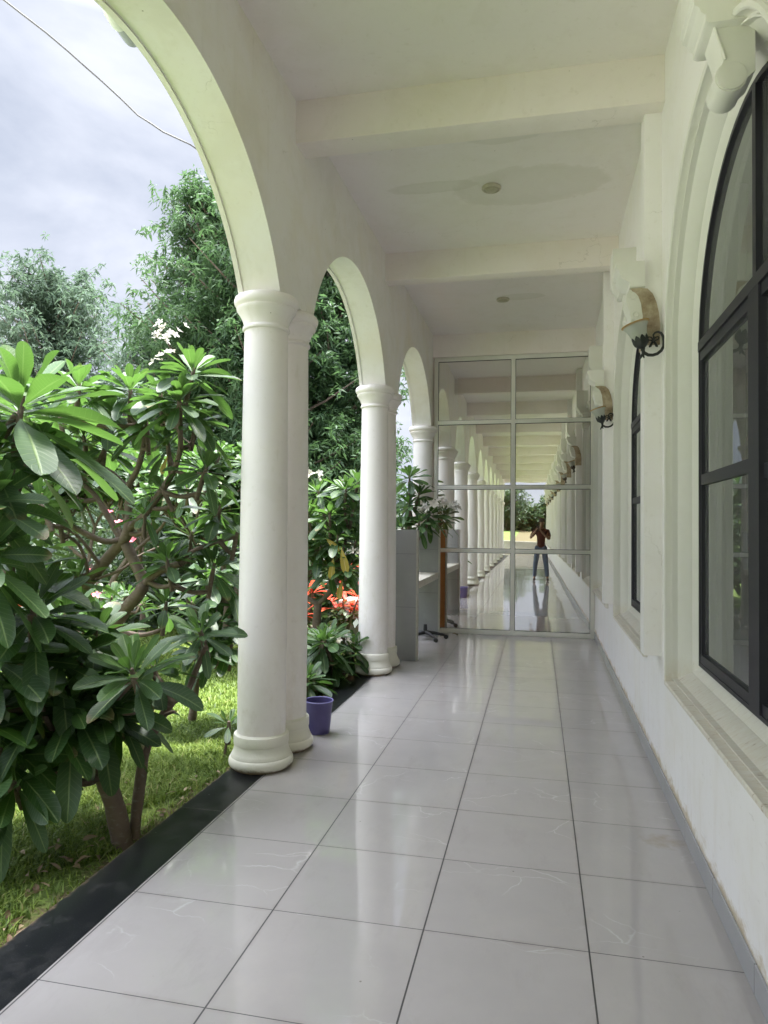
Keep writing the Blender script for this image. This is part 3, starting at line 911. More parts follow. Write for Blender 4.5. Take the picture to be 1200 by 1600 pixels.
for (y0, y1) in ((7.80, 7.90), (9.60, 9.70)):
    s = slab(y0, y1, -1.66, -1.335, 1.475)
    so = sobj(s, 'side_panel', SLAB, smooth=30, bevel=.002)
    e = B(); e.box(-1.3345, -1.318, y0 + .004, y1 - .004, .002, 1.470)
    eo = e.build('panel_edge', edge, so, smooth=30)
wb = B(); wb.box(-1.655, -1.337, 9.7005, 9.716, .01, 1.465)
wo_ = wb.build('back_board', mat_simple('orange_wood_board', (.42, .17, .05), .45, 0, .4, 9, .3), so, smooth=30)
b = B(); b.box(-1.66, -1.33, 7.9005, 9.5995, .80, .885)
sobj(b, 'countertop', MARBLE, smooth=30, bevel=.004)
# a dark round stand foot on the floor beside it
b = B()
for k in range(5):
    a = 2*PI*k/5 + .35
    d = Vector((math.cos(a), math.sin(a), 0))
    b.tube([Vector((0, 0, .095)), d*.12 + Vector((0, 0, .085)), d*.24 + Vector((0, 0, .060)), d*.285 + Vector((0, 0, .045))], [.028, .022, .018, .012], 10)
    b.lathe([(.026, -.012), (.030, -.008), (.030, .008), (.026, .012)], 16, c=d*.285 + Vector((0, 0, .030)), M=Matrix.Rotation(PI/2, 3, 'X'))
ch = thing('floor_stand', 'black star shaped floor stand foot beside the stone counter', 'stand', (-1.47, 9.36, 0))
b.build('star_base', RUBBER, ch, smooth=50)
b = B(); b.tube([(0, 0, .08), (0, 0, .20)], [.030, .022], 12); b.build('stem', RUBBER, ch, smooth=50)

# ------------------------------------------------------------------ bucket
bk = thing('bucket', 'purple plastic bucket standing behind the nearest column pair', 'bucket', (-1.555, 4.93, 0))
b = B()
pr = [(.078, .001), (.080, .004), (.085, .06), (.092, .14), (.099, .215), (.102, .232), (.098, .232), (.090, .14), (.082, .06), (.076, .010)]
b.lathe(pr, 48)
b.build('body', PURPLE, bk, smooth=40)
b = B(); b.tube([(.1025*math.cos(2*PI*k/40), .1025*math.sin(2*PI*k/40), .233) for k in range(41)], .0045, 8, cap=False)
b.build('rim', PURPRIM, bk, smooth=60)

# ------------------------------------------------------------------ security camera under the arch, cable in the sky
qa, qb = at(180, 20, 2.80), at(204, 54, 2.93)
p0 = (qa + qb)/2
scm = thing('security_camera', 'white bullet security camera fixed to the outer edge of the nearest arch', 'camera', p0)
ax = (qb - qa).normalized()
Mq = ax.to_track_quat('Z', 'Y').to_matrix()
b = B(); b.lathe([(.010, -.060), (.036, -.058), (.043, -.05), (.044, .075), (.041, .094), (.032, .108), (.014, .115)], 28, M=Mq)
b.build('body', CAMG, scm, smooth=40)
b = B(); b.lathe([(.020, -.16), (.034, -.13), (.047, -.085), (.050, -.05), (.049, -.012), (.0445, -.010)], 28, M=Mq, cap=True)
b.build('rear_housing', CAMW, scm, smooth=40)
b = B(); b.tube([ax*-.11, ax*-.13 + Vector((.05, 0, .05)), ax*-.14 + Vector((.09, 0, .10))], [.018, .018, .036], 12)
b.build('mount', CAMW, scm, smooth=40)
b = B()
cp = [(-60, -70, 7.0), (0, -6, 7.3), (35, 22, 7.5), (72, 52, 7.7), (105, 78, 7.9), (135, 106, 8.1), (160, 128, 8.3), (190, 155, 8.5), (215, 180, 8.7), (236, 192, 8.85), (255, 205, 9.0), (278, 216, 9.2), (297, 226, 9.4), (340, 255, 9.8), (420, 300, 10.4)]
b.tube([at(*q) + Vector((0, 0, random.uniform(-.012, .012))) for q in cp], .012, 6)
tag(b.build('overhead_cable', CABLE, smooth=60), 'thin dark wavy cable crossing the sky outside the nearest arch', 'cable')

# ------------------------------------------------------------------ PLANTS
class Leaves:
    """collects folded, drooping broad leaves (one mesh)"""
    def __init__(s): s.V = []; s.F = []; s.UV = []; s.C = []; s.n = 0
    TS = (0, .10, .24, .42, .60, .78, .92, .985, 1.0)
    WS = (.05, .13, .40, .72, .95, 1.0, .74, .34, .05)
    def leaf(s, p, d, up, L, W, droop, tint, fold=.22, twist=0.0, ts=None, ws=None):
        ts = ts or s.TS; ws = ws or s.WS
        d = d.normalized(); side = d.cross(up)
        if side.length < 1e-4: side = d.cross(Vector((1, .2, 0)))
        side.normalize(); nrm = side.cross(d).normalized()
        if twist:
            R = Matrix.Rotation(twist, 3, d); side = R @ side; nrm = R @ nrm
        o = s.n
        wob = random.uniform(0, 6); wa = random.uniform(.0, .05)
        for t, w in zip(ts, ws):
            c = p + d*(L*t) + Vector((0, 0, -droop*L*t*t))
            hw = W*.5*w
            lift = nrm*(fold*hw*(1 + .4*math.sin(wob + t*7)))
            ww = nrm*(wa*W*math.sin(wob*2 + t*11))
            for u, q in ((0, c - side*hw + lift + ww), (.5, c), (1, c + side*hw + lift - ww)):
                s.V.append((q.x, q.y, q.z)); s.UV.append((u, t)); s.C.append(tint)
        m = len(ts)
        for i in range(m-1):
            a = o + i*3
            s.F += [(a, a+1, a+4, a+3), (a+1, a+2, a+5, a+4)]
        s.n += 3*m
    def rosette(s, p, axis, L, n=18, open_=1.0, young=.3):
        n = int(n*1.4)
        axis = axis.normalized()
        u = axis.cross(Vector((.3, .9, .2)));  u.normalize(); v = axis.cross(u).normalized()
        a0 = random.uniform(0, 6.28)
        for i in range(n):
            k = i/max(1, n-1)                    # 0 = innermost, young
            az = a0 + i*2.39996 + random.uniform(-.25, .25)
            el = math.radians(78 - 98*open_*k**.8 + random.uniform(-9, 9))
            rad = u*math.cos(az) + v*math.sin(az)
            d = rad*math.cos(el) + axis*math.sin(el)
            l = L*(.50 + .55*min(1, k*2.0))*random.uniform(.85, 1.12)
            st = p - axis*(L*.30*k) + rad*(.012 + .01*k)
            w = l*random.uniform(.265, .34)
            tint = max(0, min(1, (1 - k*1.35)*young*2.2 + random.uniform(-.08, .22)))
            s.leaf(st, d, axis if el > -.3 else Vector((0, 0, 1)), l, w, .07 + .24*k*random.uniform(.5, 1.3), tint, random.uniform(.12, .38), random.uniform(-.35, .35))
    def build(s, name, mat, parent):
        return np_mesh(name, np.array(s.V), np.array(s.F), mat, parent, uv=s.UV, col=s.C)

def blossoms(p, n, r, parent, mat=None, size=.032, stalk=None, name='blossom'):
    """a loose head of five-petalled flowers"""
    L = Leaves()
    T5 = (0, .3, .6, .85, 1.0); W5 = (.22, .6, .9, .7, .1)
    for i in range(n):
        c = p + Vector((random.gauss(0, r), random.gauss(0, r), random.gauss(0, r*.6)))
        ax = (c - p + Vector((0, -.02, .05))).normalized()
        u = ax.cross(Vector((.2, .3, .9))).normalized(); v = ax.cross(u)
        a0 = random.uniform(0, 6)
        for k in range(5):
            a = a0 + k*2*PI/5
            d = (u*math.cos(a) + v*math.sin(a))*.85 + ax*.5
            L.leaf(c, d, ax, size*random.uniform(.85, 1.15), size*.55, random.uniform(0, .4), random.random(), .25, ts=T5, ws=W5)
    o = L.build(name, mat or PETAL, parent)
    return o

def limb(b, pts, r0, r1, n=10, knob=.12):
    pts = [Vector(p) for p in pts]
    # resample smoothly
    out = []
    for i in range(len(pts)-1):
        a = pts[max(i-1, 0)]; p = pts[i]; q = pts[i+1]; c = pts[min(i+2, len(pts)-1)]
        for k in range(5):
            t = k/5
            out.append(.5*((2*p) + (q - a)*t + (2*a - 5*p + 4*q - c)*t*t + (-a + 3*p - 3*q + c)*t**3))
    out.append(pts[-1])
    m = len(out)
    rr = [(r0 + (r1 - r0)*(i/(m-1)))*(1 + random.uniform(-knob, knob)*.6) for i in range(m)]
    b.tube(out, rr, n)

def plumeria(name, label, base, limbs, ros, flowers=(), yellow=(), cat='tree', group=None):
    base = Vector(base)
    t = thing(name, label, cat, base, group)
    b = B()
    for pts, r0, r1 in limbs:
        limb(b, [Vector(p) - base for p in pts], r0, r1)
    L = Leaves()
    pts_ = []
    for pts, r0, r1 in limbs:
        q = [Vector(p) - base for p in pts]
        for a_, b_ in zip(q[:-1], q[1:]):
            pts_ += [a_.lerp(b_, k/6) for k in range(7)]
    for r in ros:
        p, axis, ln, n, op, yg = r
        tip = Vector(p) - base - Vector(axis).normalized()*ln*.8
        near = min(pts_, key=lambda q: (q - tip).length + max(0, q.z - tip.z)*1.5)
        if (near - tip).length > .03:
            mid = near.lerp(tip, .55) + Vector((0, 0, -.10*(near - tip).length))
            limb(b, [near, mid, tip], .019, .014, 8)
            pts_ += [mid, tip]
        L.rosette(Vector(p) - base, Vector(axis), ln, n, op, yg)
        ax = Vector(axis).normalized()
        b.tube([Vector(p) - base - ax*ln*.9 + Vector((0, 0, -.02)), Vector(p) - base - ax*ln*.35, Vector(p) - base], [.016, .017, .011], 8)
    b.build('trunk', BARK, t, smooth=70)
    L.build('crown', PLUM, t)
    for (p, n, r, sz) in flowers:
        blossoms(Vector(p) - base, n, r, t, size=sz)
    if yellow:
        Y = Leaves()
        for (p, d, ln) in yellow:
            Y.leaf(Vector(p) - base, Vector(d), Vector((0, -1, .3)), ln, ln*.34, .1, .5, .2)
        Y.build('yellow_leaf', YELL, t)
    return t

def grow(base, h, spread, seed, depth=4, L=.25, n=15, rt=.05, lean=(0, 0), yg=.3, first=.34):
    """forking frangipani skeleton: returns limbs and rosettes"""
    rnd = random.Random(seed)
    limbs = []; ros = []
    def rec(p, d, ln, r, k):
        q = p + d*ln
        mid = p + d*ln*.5 + Vector((rnd.uniform(-1, 1), rnd.uniform(-1, 1), 0))*ln*.08
        limbs.append(([p, mid, q], r, r*.74))
        if k == 0:
            ax = (d + Vector((0, 0, .5))).normalized()
            ros.append((q, ax, L*rnd.uniform(.8, 1.15), n, rnd.uniform(.8, 1.1), yg*rnd.uniform(.5, 1.5)))
            return
        m = 3 if rnd.random() < .45 else 2
        a0 = rnd.uniform(0, 6.28)
        for i in range(m):
            az = a0 + i*2*PI/m + rnd.uniform(-.5, .5)
            nd = (d*.75 + Vector((math.cos(az), math.sin(az), 0))*spread*rnd.uniform(.6, 1.2) + Vector((0, 0, .25))).normalized()
            rec(q, nd, ln*rnd.uniform(.62, .9), r*.70, k-1)
    d0 = Vector((lean[0], lean[1], 1)).normalized()
    rec(Vector(base), d0, h*first, rt, depth)
    return limbs, ros

Z = Vector((0, 0, 1))
def up(dx=0, dy=0, dz=1): return Vector((dx, dy, dz))
G = -.12
def vary(n, k=.12): return random.uniform(1-k, 1+k)

# --- the near tree beside the kerb
base = Vector((-2.03, 3.20, G))
limbs = [
 ([base, at(178, 1255, 3.17), at(160, 1205, 3.15), at(146, 1140, 3.17), at(140, 1085, 3.2), at(120, 1040, 3.2)], .052, .030),
 ([at(160, 1205, 3.15), at(140, 1222, 3.08), at(100, 1218, 2.98), at(70, 1206, 2.90), at(25, 1232, 2.80)], .022, .015),
 ([at(146, 1130, 3.17), at(180, 1090, 3.10), at(210, 1062, 3.06)], .026, .018),
 ([at(140, 1085, 3.2), at(100, 1080, 3.05), at(60, 1050, 2.95), at(48, 960, 2.90)], .026, .016),
 ([base + Vector((.02, .06, .02)), at(220, 1215, 3.33), at(228, 1170, 3.36), at(250, 1125, 3.40), at(268, 1098, 3.43)], .030, .024),
 ([at(268, 1098, 3.43), at(258, 1075, 3.42), at(240, 1055, 3.40)], .022, .016),
 ([at(268, 1098, 3.43), at(292, 1080, 3.48), at(305, 1050, 3.55), at(322, 1010, 3.62)], .020, .015),
 ([at(232, 1160, 3.36), at(218, 1138, 3.30), at(206, 1128, 3.25)], .012, .006),
 ([at(255, 1118, 3.40), at(268, 1113, 3.38), at(273, 1112, 3.37)], .010, .008),
]
ros = [
 (at(205, 1045, 3.02), (-.08, -.35, .9), .285, 20, .92, .36),
 (at(20, 1222, 2.78), (.25, -.50, .5), .28, 13, .95, .14),
 (at(110, 1095, 3.00), (.0, -.3, .85), .33, 18, 1.12, .06),
 (at(158, 1105, 3.12), (.3, -.2, .7), .30, 16, 1.15, .05),
 (at(55, 1085, 2.92), (-.2, -.3, .8), .33, 17, 1.1, .06),
 (at(50, 945, 2.90), (.1, -.3, .9), .36, 20, 1.0, .16),
 (at(95, 1020, 3.05), (.2, -.2, .9), .33, 18, 1.05, .08),
 (at(-10, 1010, 2.80), (.2, -.1, .9), .36, 18, 1.0, .12),
 (at(-30, 1110, 2.78), (.2, -.1, .9), .36, 18, 1.1, .06),
 (at(312, 985, 3.62), (.0, -.55, .8), .21, 19, .95, .14),
 (at(240, 1040, 3.40), (-.2, -.1, .9), .20, 14, 1.05, .08),
 (at(130, 1135, 3.14), (-.2, -.4, .2), .26, 9, .9, .03),
 (at(150, 985, 3.25), (.1, 0, .9), .30, 17, 1.0, .12),
 (at(185, 1100, 3.1), (.4, -.3, .5), .24, 12, 1.05, .04),
 (at(0, 1170, 2.8), (.1, -.3, .6), .34, 16, 1.1, .06),
 (at(105, 960, 3.3), (.1, 0, .9), .30, 16, 1.0, .12),
 (at(20, 885, 3.0), (.1, -.1, .9), .34, 17, 1.0, .12),
 (at(85, 1060, 3.2), (.0, -.2, .9), .32, 18, 1.1, .06),
 (at(130, 1060, 3.35), (.1, -.1, .9), .32, 18, 1.1, .06),
 (at(25, 1050, 3.1), (.0, -.2, .9), .33, 18, 1.1, .06),
 (at(185, 1085, 3.3), (.1, -.1, .9), .28, 16, 1.1, .05),
]
plumeria('frangipani_tree', 'nearest low frangipani tree with two stems growing beside the black kerb', base, limbs, ros, group='frangipani trees in the garden')

# --- tall tree at the left edge with the biggest leaves
base = Vector((-2.98, 2.95, G))
limbs = [
 ([base, Vector((-2.92, 2.95, .5)), at(-70, 930, 2.95), at(-60, 820, 2.9), at(-40, 740, 2.9)], .055, .034),
 ([at(-40, 740, 2.9), at(-5, 695, 2.9), at(28, 645, 2.9)], .026, .018),
 ([at(-60, 820, 2.9), at(-30, 790, 2.75), at(-10, 770, 2.68)], .026, .018),
 ([at(-40, 740, 2.9), at(-70, 690, 2.9), at(-80, 610, 2.95)], .026, .018),
 ([at(-60, 850, 2.9), at(-40, 860, 2.7), at(-20, 870, 2.6)], .022, .016),
]
ros = [
 (at(36, 618, 2.90), (.15, .0, .95), .50, 24, 1.05, .36),
 (at(-6, 700, 2.82), (.35, -.1, .8), .38, 18, 1.1, .08),
 (at(-14, 775, 2.66), (.45, -.2, .6), .36, 17, 1.05, .10),
 (at(-80, 590, 2.95), (0, 0, 1), .38, 20, 1.0, .35),
 (at(-22, 860, 2.60), (.5, -.2, .6), .34, 16, 1.05, .10),
 (at(55, 700, 3.05), (.3, .1, .8), .30, 15, 1.1, .08),
]
plumeria('frangipani_tree', 'tall frangipani at the left edge of the photo with the largest leaves', base, limbs, ros, group='frangipani trees in the garden')

# --- the branching tree in the middle, with flowers on top
base = Vector((-2.95, 4.45, G))
limbs = [
 ([base, at(165, 1030, 4.45), at(190, 962, 4.4), at(219, 925, 4.35), at(222, 905, 4.35), at(207, 872, 4.33), at(196, 850, 4.32)], .050, .036),
 ([Vector((-3.05, 4.5, G)), at(110, 960, 4.5), at(140, 908, 4.45), at(170, 870, 4.38), at(196, 840, 4.32), at(203, 815, 4.30)], .046, .036),
 ([at(203, 825, 4.30), at(225, 805, 4.25), at(252, 768, 4.22), at(272, 736, 4.2)], .030, .020),
 ([at(272, 736, 4.2), at(282, 700, 4.12), at(280, 660, 4.05), at(279, 640, 4.0)], .018, .015),
 ([at(272, 736, 4.2), at(266, 715, 4.25), at(262, 708, 4.25)], .014, .010),
 ([at(272, 736, 4.2), at(300, 742, 4.2), at(320, 738, 4.2)], .012, .010),
 ([at(199, 838, 4.32), at(201, 795, 4.32), at(200, 762, 4.32), at(214, 735, 4.3), at(224, 700, 4.28), at(228, 672, 4.26)], .026, .016),
 ([at(201, 765, 4.32), at(180, 742, 4.35), at(158, 728, 4.4), at(140, 715, 4.4)], .016, .012),
 ([at(190, 842, 4.33), at(165, 846, 4.25), at(130, 832, 4.15), at(95, 812, 4.05), at(50, 787, 3.95)], .022, .016),
 ([at(186, 838, 4.33), at(165, 800, 4.30), at(145, 770, 4.28), at(118, 748, 4.25)], .024, .014),
 ([at(221, 915, 4.35), at(250, 893, 4.32), at(282, 880, 4.3)], .028, .024),
 ([at(282, 880, 4.3), at(300, 862, 4.3), at(330, 850, 4.35), at(372, 838, 4.4)], .016, .012),
 ([at(160, 890, 4.40), at(140, 860, 4.3), at(118, 835, 4.25), at(90, 820, 4.2)], .014, .010),
 ([at(135, 912, 4.42), at(136, 885, 4.35), at(122, 850, 4.3), at(95, 832, 4.2)], .014, .010),
 ([at(150, 905, 4.42), at(190, 890, 4.40), at(215, 870, 4.5), at(260, 850, 4.6)], .012, .008),
]
ros = [
 (at(280, 618, 4.0), (.0, -.1, 1), .27, 24, 1.08, .34),
 (at(304, 574, 4.12), (.25, 0, .9), .27, 19, .95, .45),
 (at(204, 602, 4.28), (0, 0, 1), .27, 22, 1.05, .38),
 (at(124, 598, 4.05), (.1, 0, 1), .28, 20, 1.05, .38),
 (at(324, 728, 4.2), (.3, 0, .8), .24, 18, 1.05, .30),
 (at(228, 655, 4.26), (-.1, 0, .9), .25, 18, 1.15, .10),
 (at(225, 800, 4.22), (.1, -.2, .9), .17, 12, 1.0, .34),
 (at(260, 872, 4.2), (-.1, -.2, .9), .23, 16, .9, .34),
 (at(252, 760, 4.2), (-.3, -.2, .7), .18, 11, .95, .22),
 (at(165, 690, 4.4), (.1, 0, .9), .25, 17, 1.0, .40),
 (at(112, 735, 4.25), (-.2, 0, .9), .25, 16, 1.05, .18),
 (at(60, 780, 3.95), (-.4, 0, .7), .24, 14, 1.0, .14),
 (at(130, 680, 4.35), (-.2, 0, .9), .24, 16, 1.0, .25),
 (at(90, 800, 4.2), (-.2, 0, .8), .22, 14, 1.0, .18),
 (at(372, 826, 4.4), (.2, 0, .9), .22, 14, 1.0, .12),
 (at(262, 690, 4.25), (-.1, 0, .8), .22, 12, 1.1, .05),
 (at(92, 640, 4.3), (-.2, 0, .9), .27, 18, 1.0, .3),
 (at(345, 790, 4.4), (.2, 0, .8), .24, 16, 1.1, .06),
 (at(335, 880, 4.35), (.2, -.1, .8), .25, 16, 1.1, .05),
 (at(300, 830, 4.45), (.1, 0, .8), .23, 15, 1.1, .05),
 (at(250, 610, 4.15), (-.1, 0, .9), .24, 16, 1.1, .12),
 (at(310, 650, 4.2), (.2, 0, .8), .24, 16, 1.1, .10),
 (at(170, 640, 4.35), (0, 0, .9), .25, 17, 1.05, .25),
 (at(60, 850, 4.2), (-.2, 0, .8), .26, 16, 1.1, .06),
 (at(120, 900, 4.3), (-.1, 0, .8), .24, 15, 1.1, .05),
 (at(260, 940, 4.4), (.1, 0, .8), .24, 15, 1.1, .05),
]
fl = [(at(262, 518, 4.05), 11, .050, .032), (at(246, 528, 4.0), 5, .03, .030), (at(262, 556, 3.95), 4, .028, .034), (at(248, 564, 3.95), 2, .02, .034), (at(16, 560, 3.1), 4, .03, .03)]
plumeria('frangipani_tree', 'branching frangipani in the middle with white blossom heads on top', base, limbs, ros, fl,
         yellow=[(at(262, 712, 4.2), (-.3, 0, -.8), .12)], group='frangipani trees in the garden')
b = B()
for (q0, q1) in (((272, 572, 4.1), (262, 530, 4.05)), ((276, 612, 4.0), (260, 566, 3.95))):
    pass

# --- procedural frangipanis filling the bed behind
extra = [
 ((-5.0, 7.4), 2.2, .62, 11, 5, .24, 'bushy frangipani behind the branching one, left of the big column', (0, 0)),
 ((-3.7, 7.9), 1.95, .66, 12, 5, .24, 'bushy frangipani low behind the nearest big column', (.1, -.1)),
 ((-6.0, 6.8), 2.4, .60, 15, 5, .25, 'bushy frangipani far left behind the tall large leaved one', (0, 0)),
 ((-3.05, 8.1), 1.7, .70, 21, 4, .24, 'small dark frangipani half hidden by the nearest column pair', (0, 0)),
 ((-5.6, 9.2), 2.3, .62, 17, 5, .25, 'rear frangipani standing deepest in the garden bed', (0, 0)),
 ((-4.4, 9.8), 2.1, .62, 19, 5, .25, 'rear frangipani to the right, seen between trunks beside the column', (0, 0)),
]
for (xy, h, sp, sd, dp, L_, lab, lean) in extra:
    base = Vector((xy[0], xy[1], G))
    random.seed(sd)
    lm, rs = grow(base, h, sp, sd, dp, L_, 14, .05, lean, .28)
    plumeria('frangipani_tree', lab, base, lm, rs, group='frangipani trees in the garden')

random.seed(71)
base = Vector((-2.78, 5.35, G))
limbs = [([base, Vector((-2.72, 5.32, .3)), at(330, 985, 5.25)], .035, .022), ([Vector((-2.72, 5.32, .3)), at(300, 960, 5.1), at(292, 935, 5.05)], .022, .015),
         ([at(330, 985, 5.25), at(350, 930, 5.3), at(356, 900, 5.3)], .020, .014)]
ros = [(at(x, y, Y), (dx, -.25, .85), .25, 16, 1.05, yg) for x, y, Y, dx, yg in (
 (345, 968, 5.2, .2, .10), (360, 905, 5.3, .2, .06), (300, 940, 5.05, -.1, .08), (335, 1000, 5.15, .1, .12), (362, 1005, 5.2, .2, .10), (322, 900, 5.2, 0, .06), (350, 860, 5.4, .1, .08), (310, 1010, 5.0, -.1, .05))]
plumeria('frangipani_tree', 'low dark frangipani whose leaves reach up to the nearest column', base, limbs, ros, group='frangipani trees in the garden')
# --- frangipani between the two column pairs
random.seed(33)
base = Vector((-2.44, 7.66, G))
limbs = [
 ([base, at(494, 985, 7.62), at(497, 945, 7.6)], .055, .042),
 ([at(497, 945, 7.6), at(478, 934, 7.6), at(455, 926, 7.65), at(430, 860, 7.7)], .034, .022),
 ([at(497, 945, 7.6), at(515, 925, 7.55), at(530, 900, 7.5), at(538, 860, 7.45), at(542, 820, 7.4)], .030, .018),
 ([at(530, 900, 7.5), at(520, 850, 7.5), at(505, 800, 7.5)], .022, .016),
 ([at(455, 926, 7.65), at(470, 860, 7.7), at(480, 800, 7.7)], .022, .016),
]
ros = [(at(x, y, Y), (dx, -.1, .9), .27*vary(0), 18, 1.05, yg) for x, y, Y, dx, yg in (
 (497, 765, 7.5, -.1, .42), (541, 762, 7.4, .1, .42), (515, 800, 7.3, 0, .2), (552, 795, 7.4, .2, .2), (480, 800, 7.6, -.2, .25),
 (528, 835, 7.3, .1, .10), (500, 850, 7.4, -.1, .08), (556, 845, 7.3, .2, .08), (478, 860, 7.6, -.1, .08), (545, 880, 7.25, .2, .05),
 (515, 885, 7.4, 0, .08), (440, 790, 7.7, -.2, .3), (410, 830, 7.7, -.2, .2), (560, 750, 7.6, .2, .4))]
plumeria('frangipani_tree', 'frangipani with a forked trunk and yellowing leaves between the two column pairs', base, limbs, ros,
         [(at(559, 862, 7.15), 9, .040, .055), (at(486, 742, 7.4), 8, .05, .06)],
         yellow=[(at(533, 855, 7.1), (.25, -.1, -.9), .26), (at(521, 870, 7.1), (-.1, 0, -1), .22), (at(508, 840, 7.15), (.5, 0, -.4), .2), (at(535, 905, 7.2), (-.2, 0, -1), .2)],
         group='frangipani trees in the garden')
# --- behind the counter
base = Vector((-2.05, 9.55, G))
limbs = [([base, at(632, 960, 9.5), at(636, 880, 9.5)], .05, .035), ([at(636, 880, 9.5), at(640, 800, 9.5), at(640, 755, 9.5)], .028, .018),
         ([at(636, 880, 9.5), at(655, 840, 9.45), at(672, 815, 9.4)], .026, .016)]
ros = [(at(640, 742, 9.5), (0, 0, 1), .30, 20, 1.0, .42), (at(638, 785, 9.4), (-.2, -.2, .9), .28, 18, 1.1, .14), (at(672, 800, 9.35), (.3, -.2, .8), .30, 20, 1.15, .04),
       (at(655, 815, 9.2), (.1, -.3, .8), .26, 16, 1.1, .05), (at(628, 822, 9.2), (-.1, -.3, .8), .24, 15, 1.0, .10), (at(655, 770, 9.5), (.2, 0, .9), .26, 16, 1.05, .1)]
plumeria('frangipani_tree', 'frangipani with white blossoms rising behind the stone counter', base, limbs, ros,
         [(at(676, 788, 9.2), 12, .05, .07), (at(690, 783, 9.3), 7, .04, .06)], group='frangipani trees in the garden')

# --- low shrubs along the kerb between the column pairs
random.seed(44)
for j, (px, py, Y, n, ln, lab) in enumerate((
    (545, 1030, 6.85, 9, .27, 'low dark shrub with glossy leaves at the foot of the second column pair'),
    (500, 1065, 6.2, 9, .27, 'low dark shrub with glossy leaves at the kerb behind the purple bucket'))):
    c = at(px, py, Y); base = Vector((c.x - .12, c.y, G))
    ros = []; limbs = []
    for k in range(n):
        p = base + Vector((random.uniform(-.32, .24), random.uniform(-.35, .35), random.uniform(.22, .60)))
        ros.append((p, (random.uniform(-.3, .4), random.uniform(-.4, .2), .9), ln*random.uniform(.85, 1.1), 17, 1.15, .05))
        limbs.append(([base, (base + p)/2 + Vector((0, 0, -.05)), p], .018, .012))
    plumeria('garden_shrub', lab, base, limbs, ros, [(at(531, 1000, 6.7), 10, .05, .045)] if j == 0 else (), cat='shrub', group='low shrubs along the kerb')
c = at(352, 1085, 4.6); base = Vector((c.x, c.y, G))
plumeria('garden_shrub', 'tiny sapling with a few leaves left of the nearest column', base, [([base, base + Vector((.02, 0, .15)), base + Vector((.03, 0, .25))], .01, .008)],
         [(base + Vector((.03, 0, .25)), (.1, -.2, .9), .17, 9, 1.0, .3)], cat='shrub', group='low shrubs along the kerb')

# --- red leaved plants and a planter
random.seed(55)
def red_plant(px, py, Y, h, n, lab):
    c = at(px, py, Y); base = Vector((c.x, c.y, G))
    t = thing('red_plant', lab, 'plant', base, 'red leaved plants in the bed')
    b = B(); L = Leaves(); GL = Leaves()
    for k in range(n):
        p = Vector((random.uniform(-.25, .25), random.uniform(-.25, .25), random.uniform(.5, 1)*h))
        b.tube([(0, 0, 0), p*.6 + Vector((0, 0, .03)), p], [.014, .012, .008], 7)
        for i in range(7):
            a = random.uniform(0, 6.28); e = random.uniform(-.2, 1.2)
            d = Vector((math.cos(a)*math.cos(e), math.sin(a)*math.cos(e), math.sin(e)))
            L.leaf(p, d, Z, random.uniform(.16, .28), random.uniform(.05, .08), .25, random.random(), .3)
        for i in range(7):
            a = random.uniform(0, 6.28); e = random.uniform(-.4, .5)
            d = Vector((math.cos(a)*math.cos(e), math.sin(a)*math.cos(e), math.sin(e)))
            GL.leaf(p*.7, d, Z, random.uniform(.14, .24), random.uniform(.05, .08), .25, random.random()*.3, .3)
    b.build('stem', BARK, t, smooth=60); L.build('red_leaves', REDL, t); GL.build('green_leaves', PLUM, t)
red_plant(480, 1000, 9.0, .75, 6, 'red leaved plant low to the left of the forked trunk')
red_plant(538, 985, 9.3, .85, 6, 'red leaved plant right of the forked trunk, beside the grey planter')
red_plant(560, 960, 10.6, 1.1, 5, 'red leaved plant growing behind the grey planter')
red_plant(20, 1000, 7.2, .62, 3, 'red leaved plant far left, low behind the trunks')
c = at(562, 985, 9.6)
b = B(); b.box(c.x - .26, c.x + .30, 9.5, 10.0, G, .42); b.box(c.x - .28, c.x + .32, 9.48, 10.02, .42, .47, 1)
tag(b.build('garden_planter', [SLAB, PARA], smooth=30, bevel=.004), 'grey stone garden planter half hidden behind the second column pair', 'planter')
b = B(); b.box(-4.2, -2.75, 9.25, 9.45, G, .12); tag(b.build('garden_edging', PARA, smooth=30, bevel=.01), 'pale low garden edging seen behind the forked trunk', 'edging')
# pink flowers on a low bush among the trunks
random.seed(66)
base = Vector((-3.9, 5.6, G))
lm, rs = grow(base, 1.1, .7, 66, 3, .16, 12, .025, (0, 0), .3)
t = plumeria('flowering_bush', 'bush with pink flowers glimpsed between the frangipani trunks', base, lm, rs, cat='bush')
for (px, py, Y) in ((174, 804, 5.2), (184, 817, 5.2), (208, 845, 5.3), (142, 893, 5.2), (150, 930, 5.0)):
    blossoms(at(px, py, Y) - base, 1, .012, t, PINK, .05, name='pink_blossom')

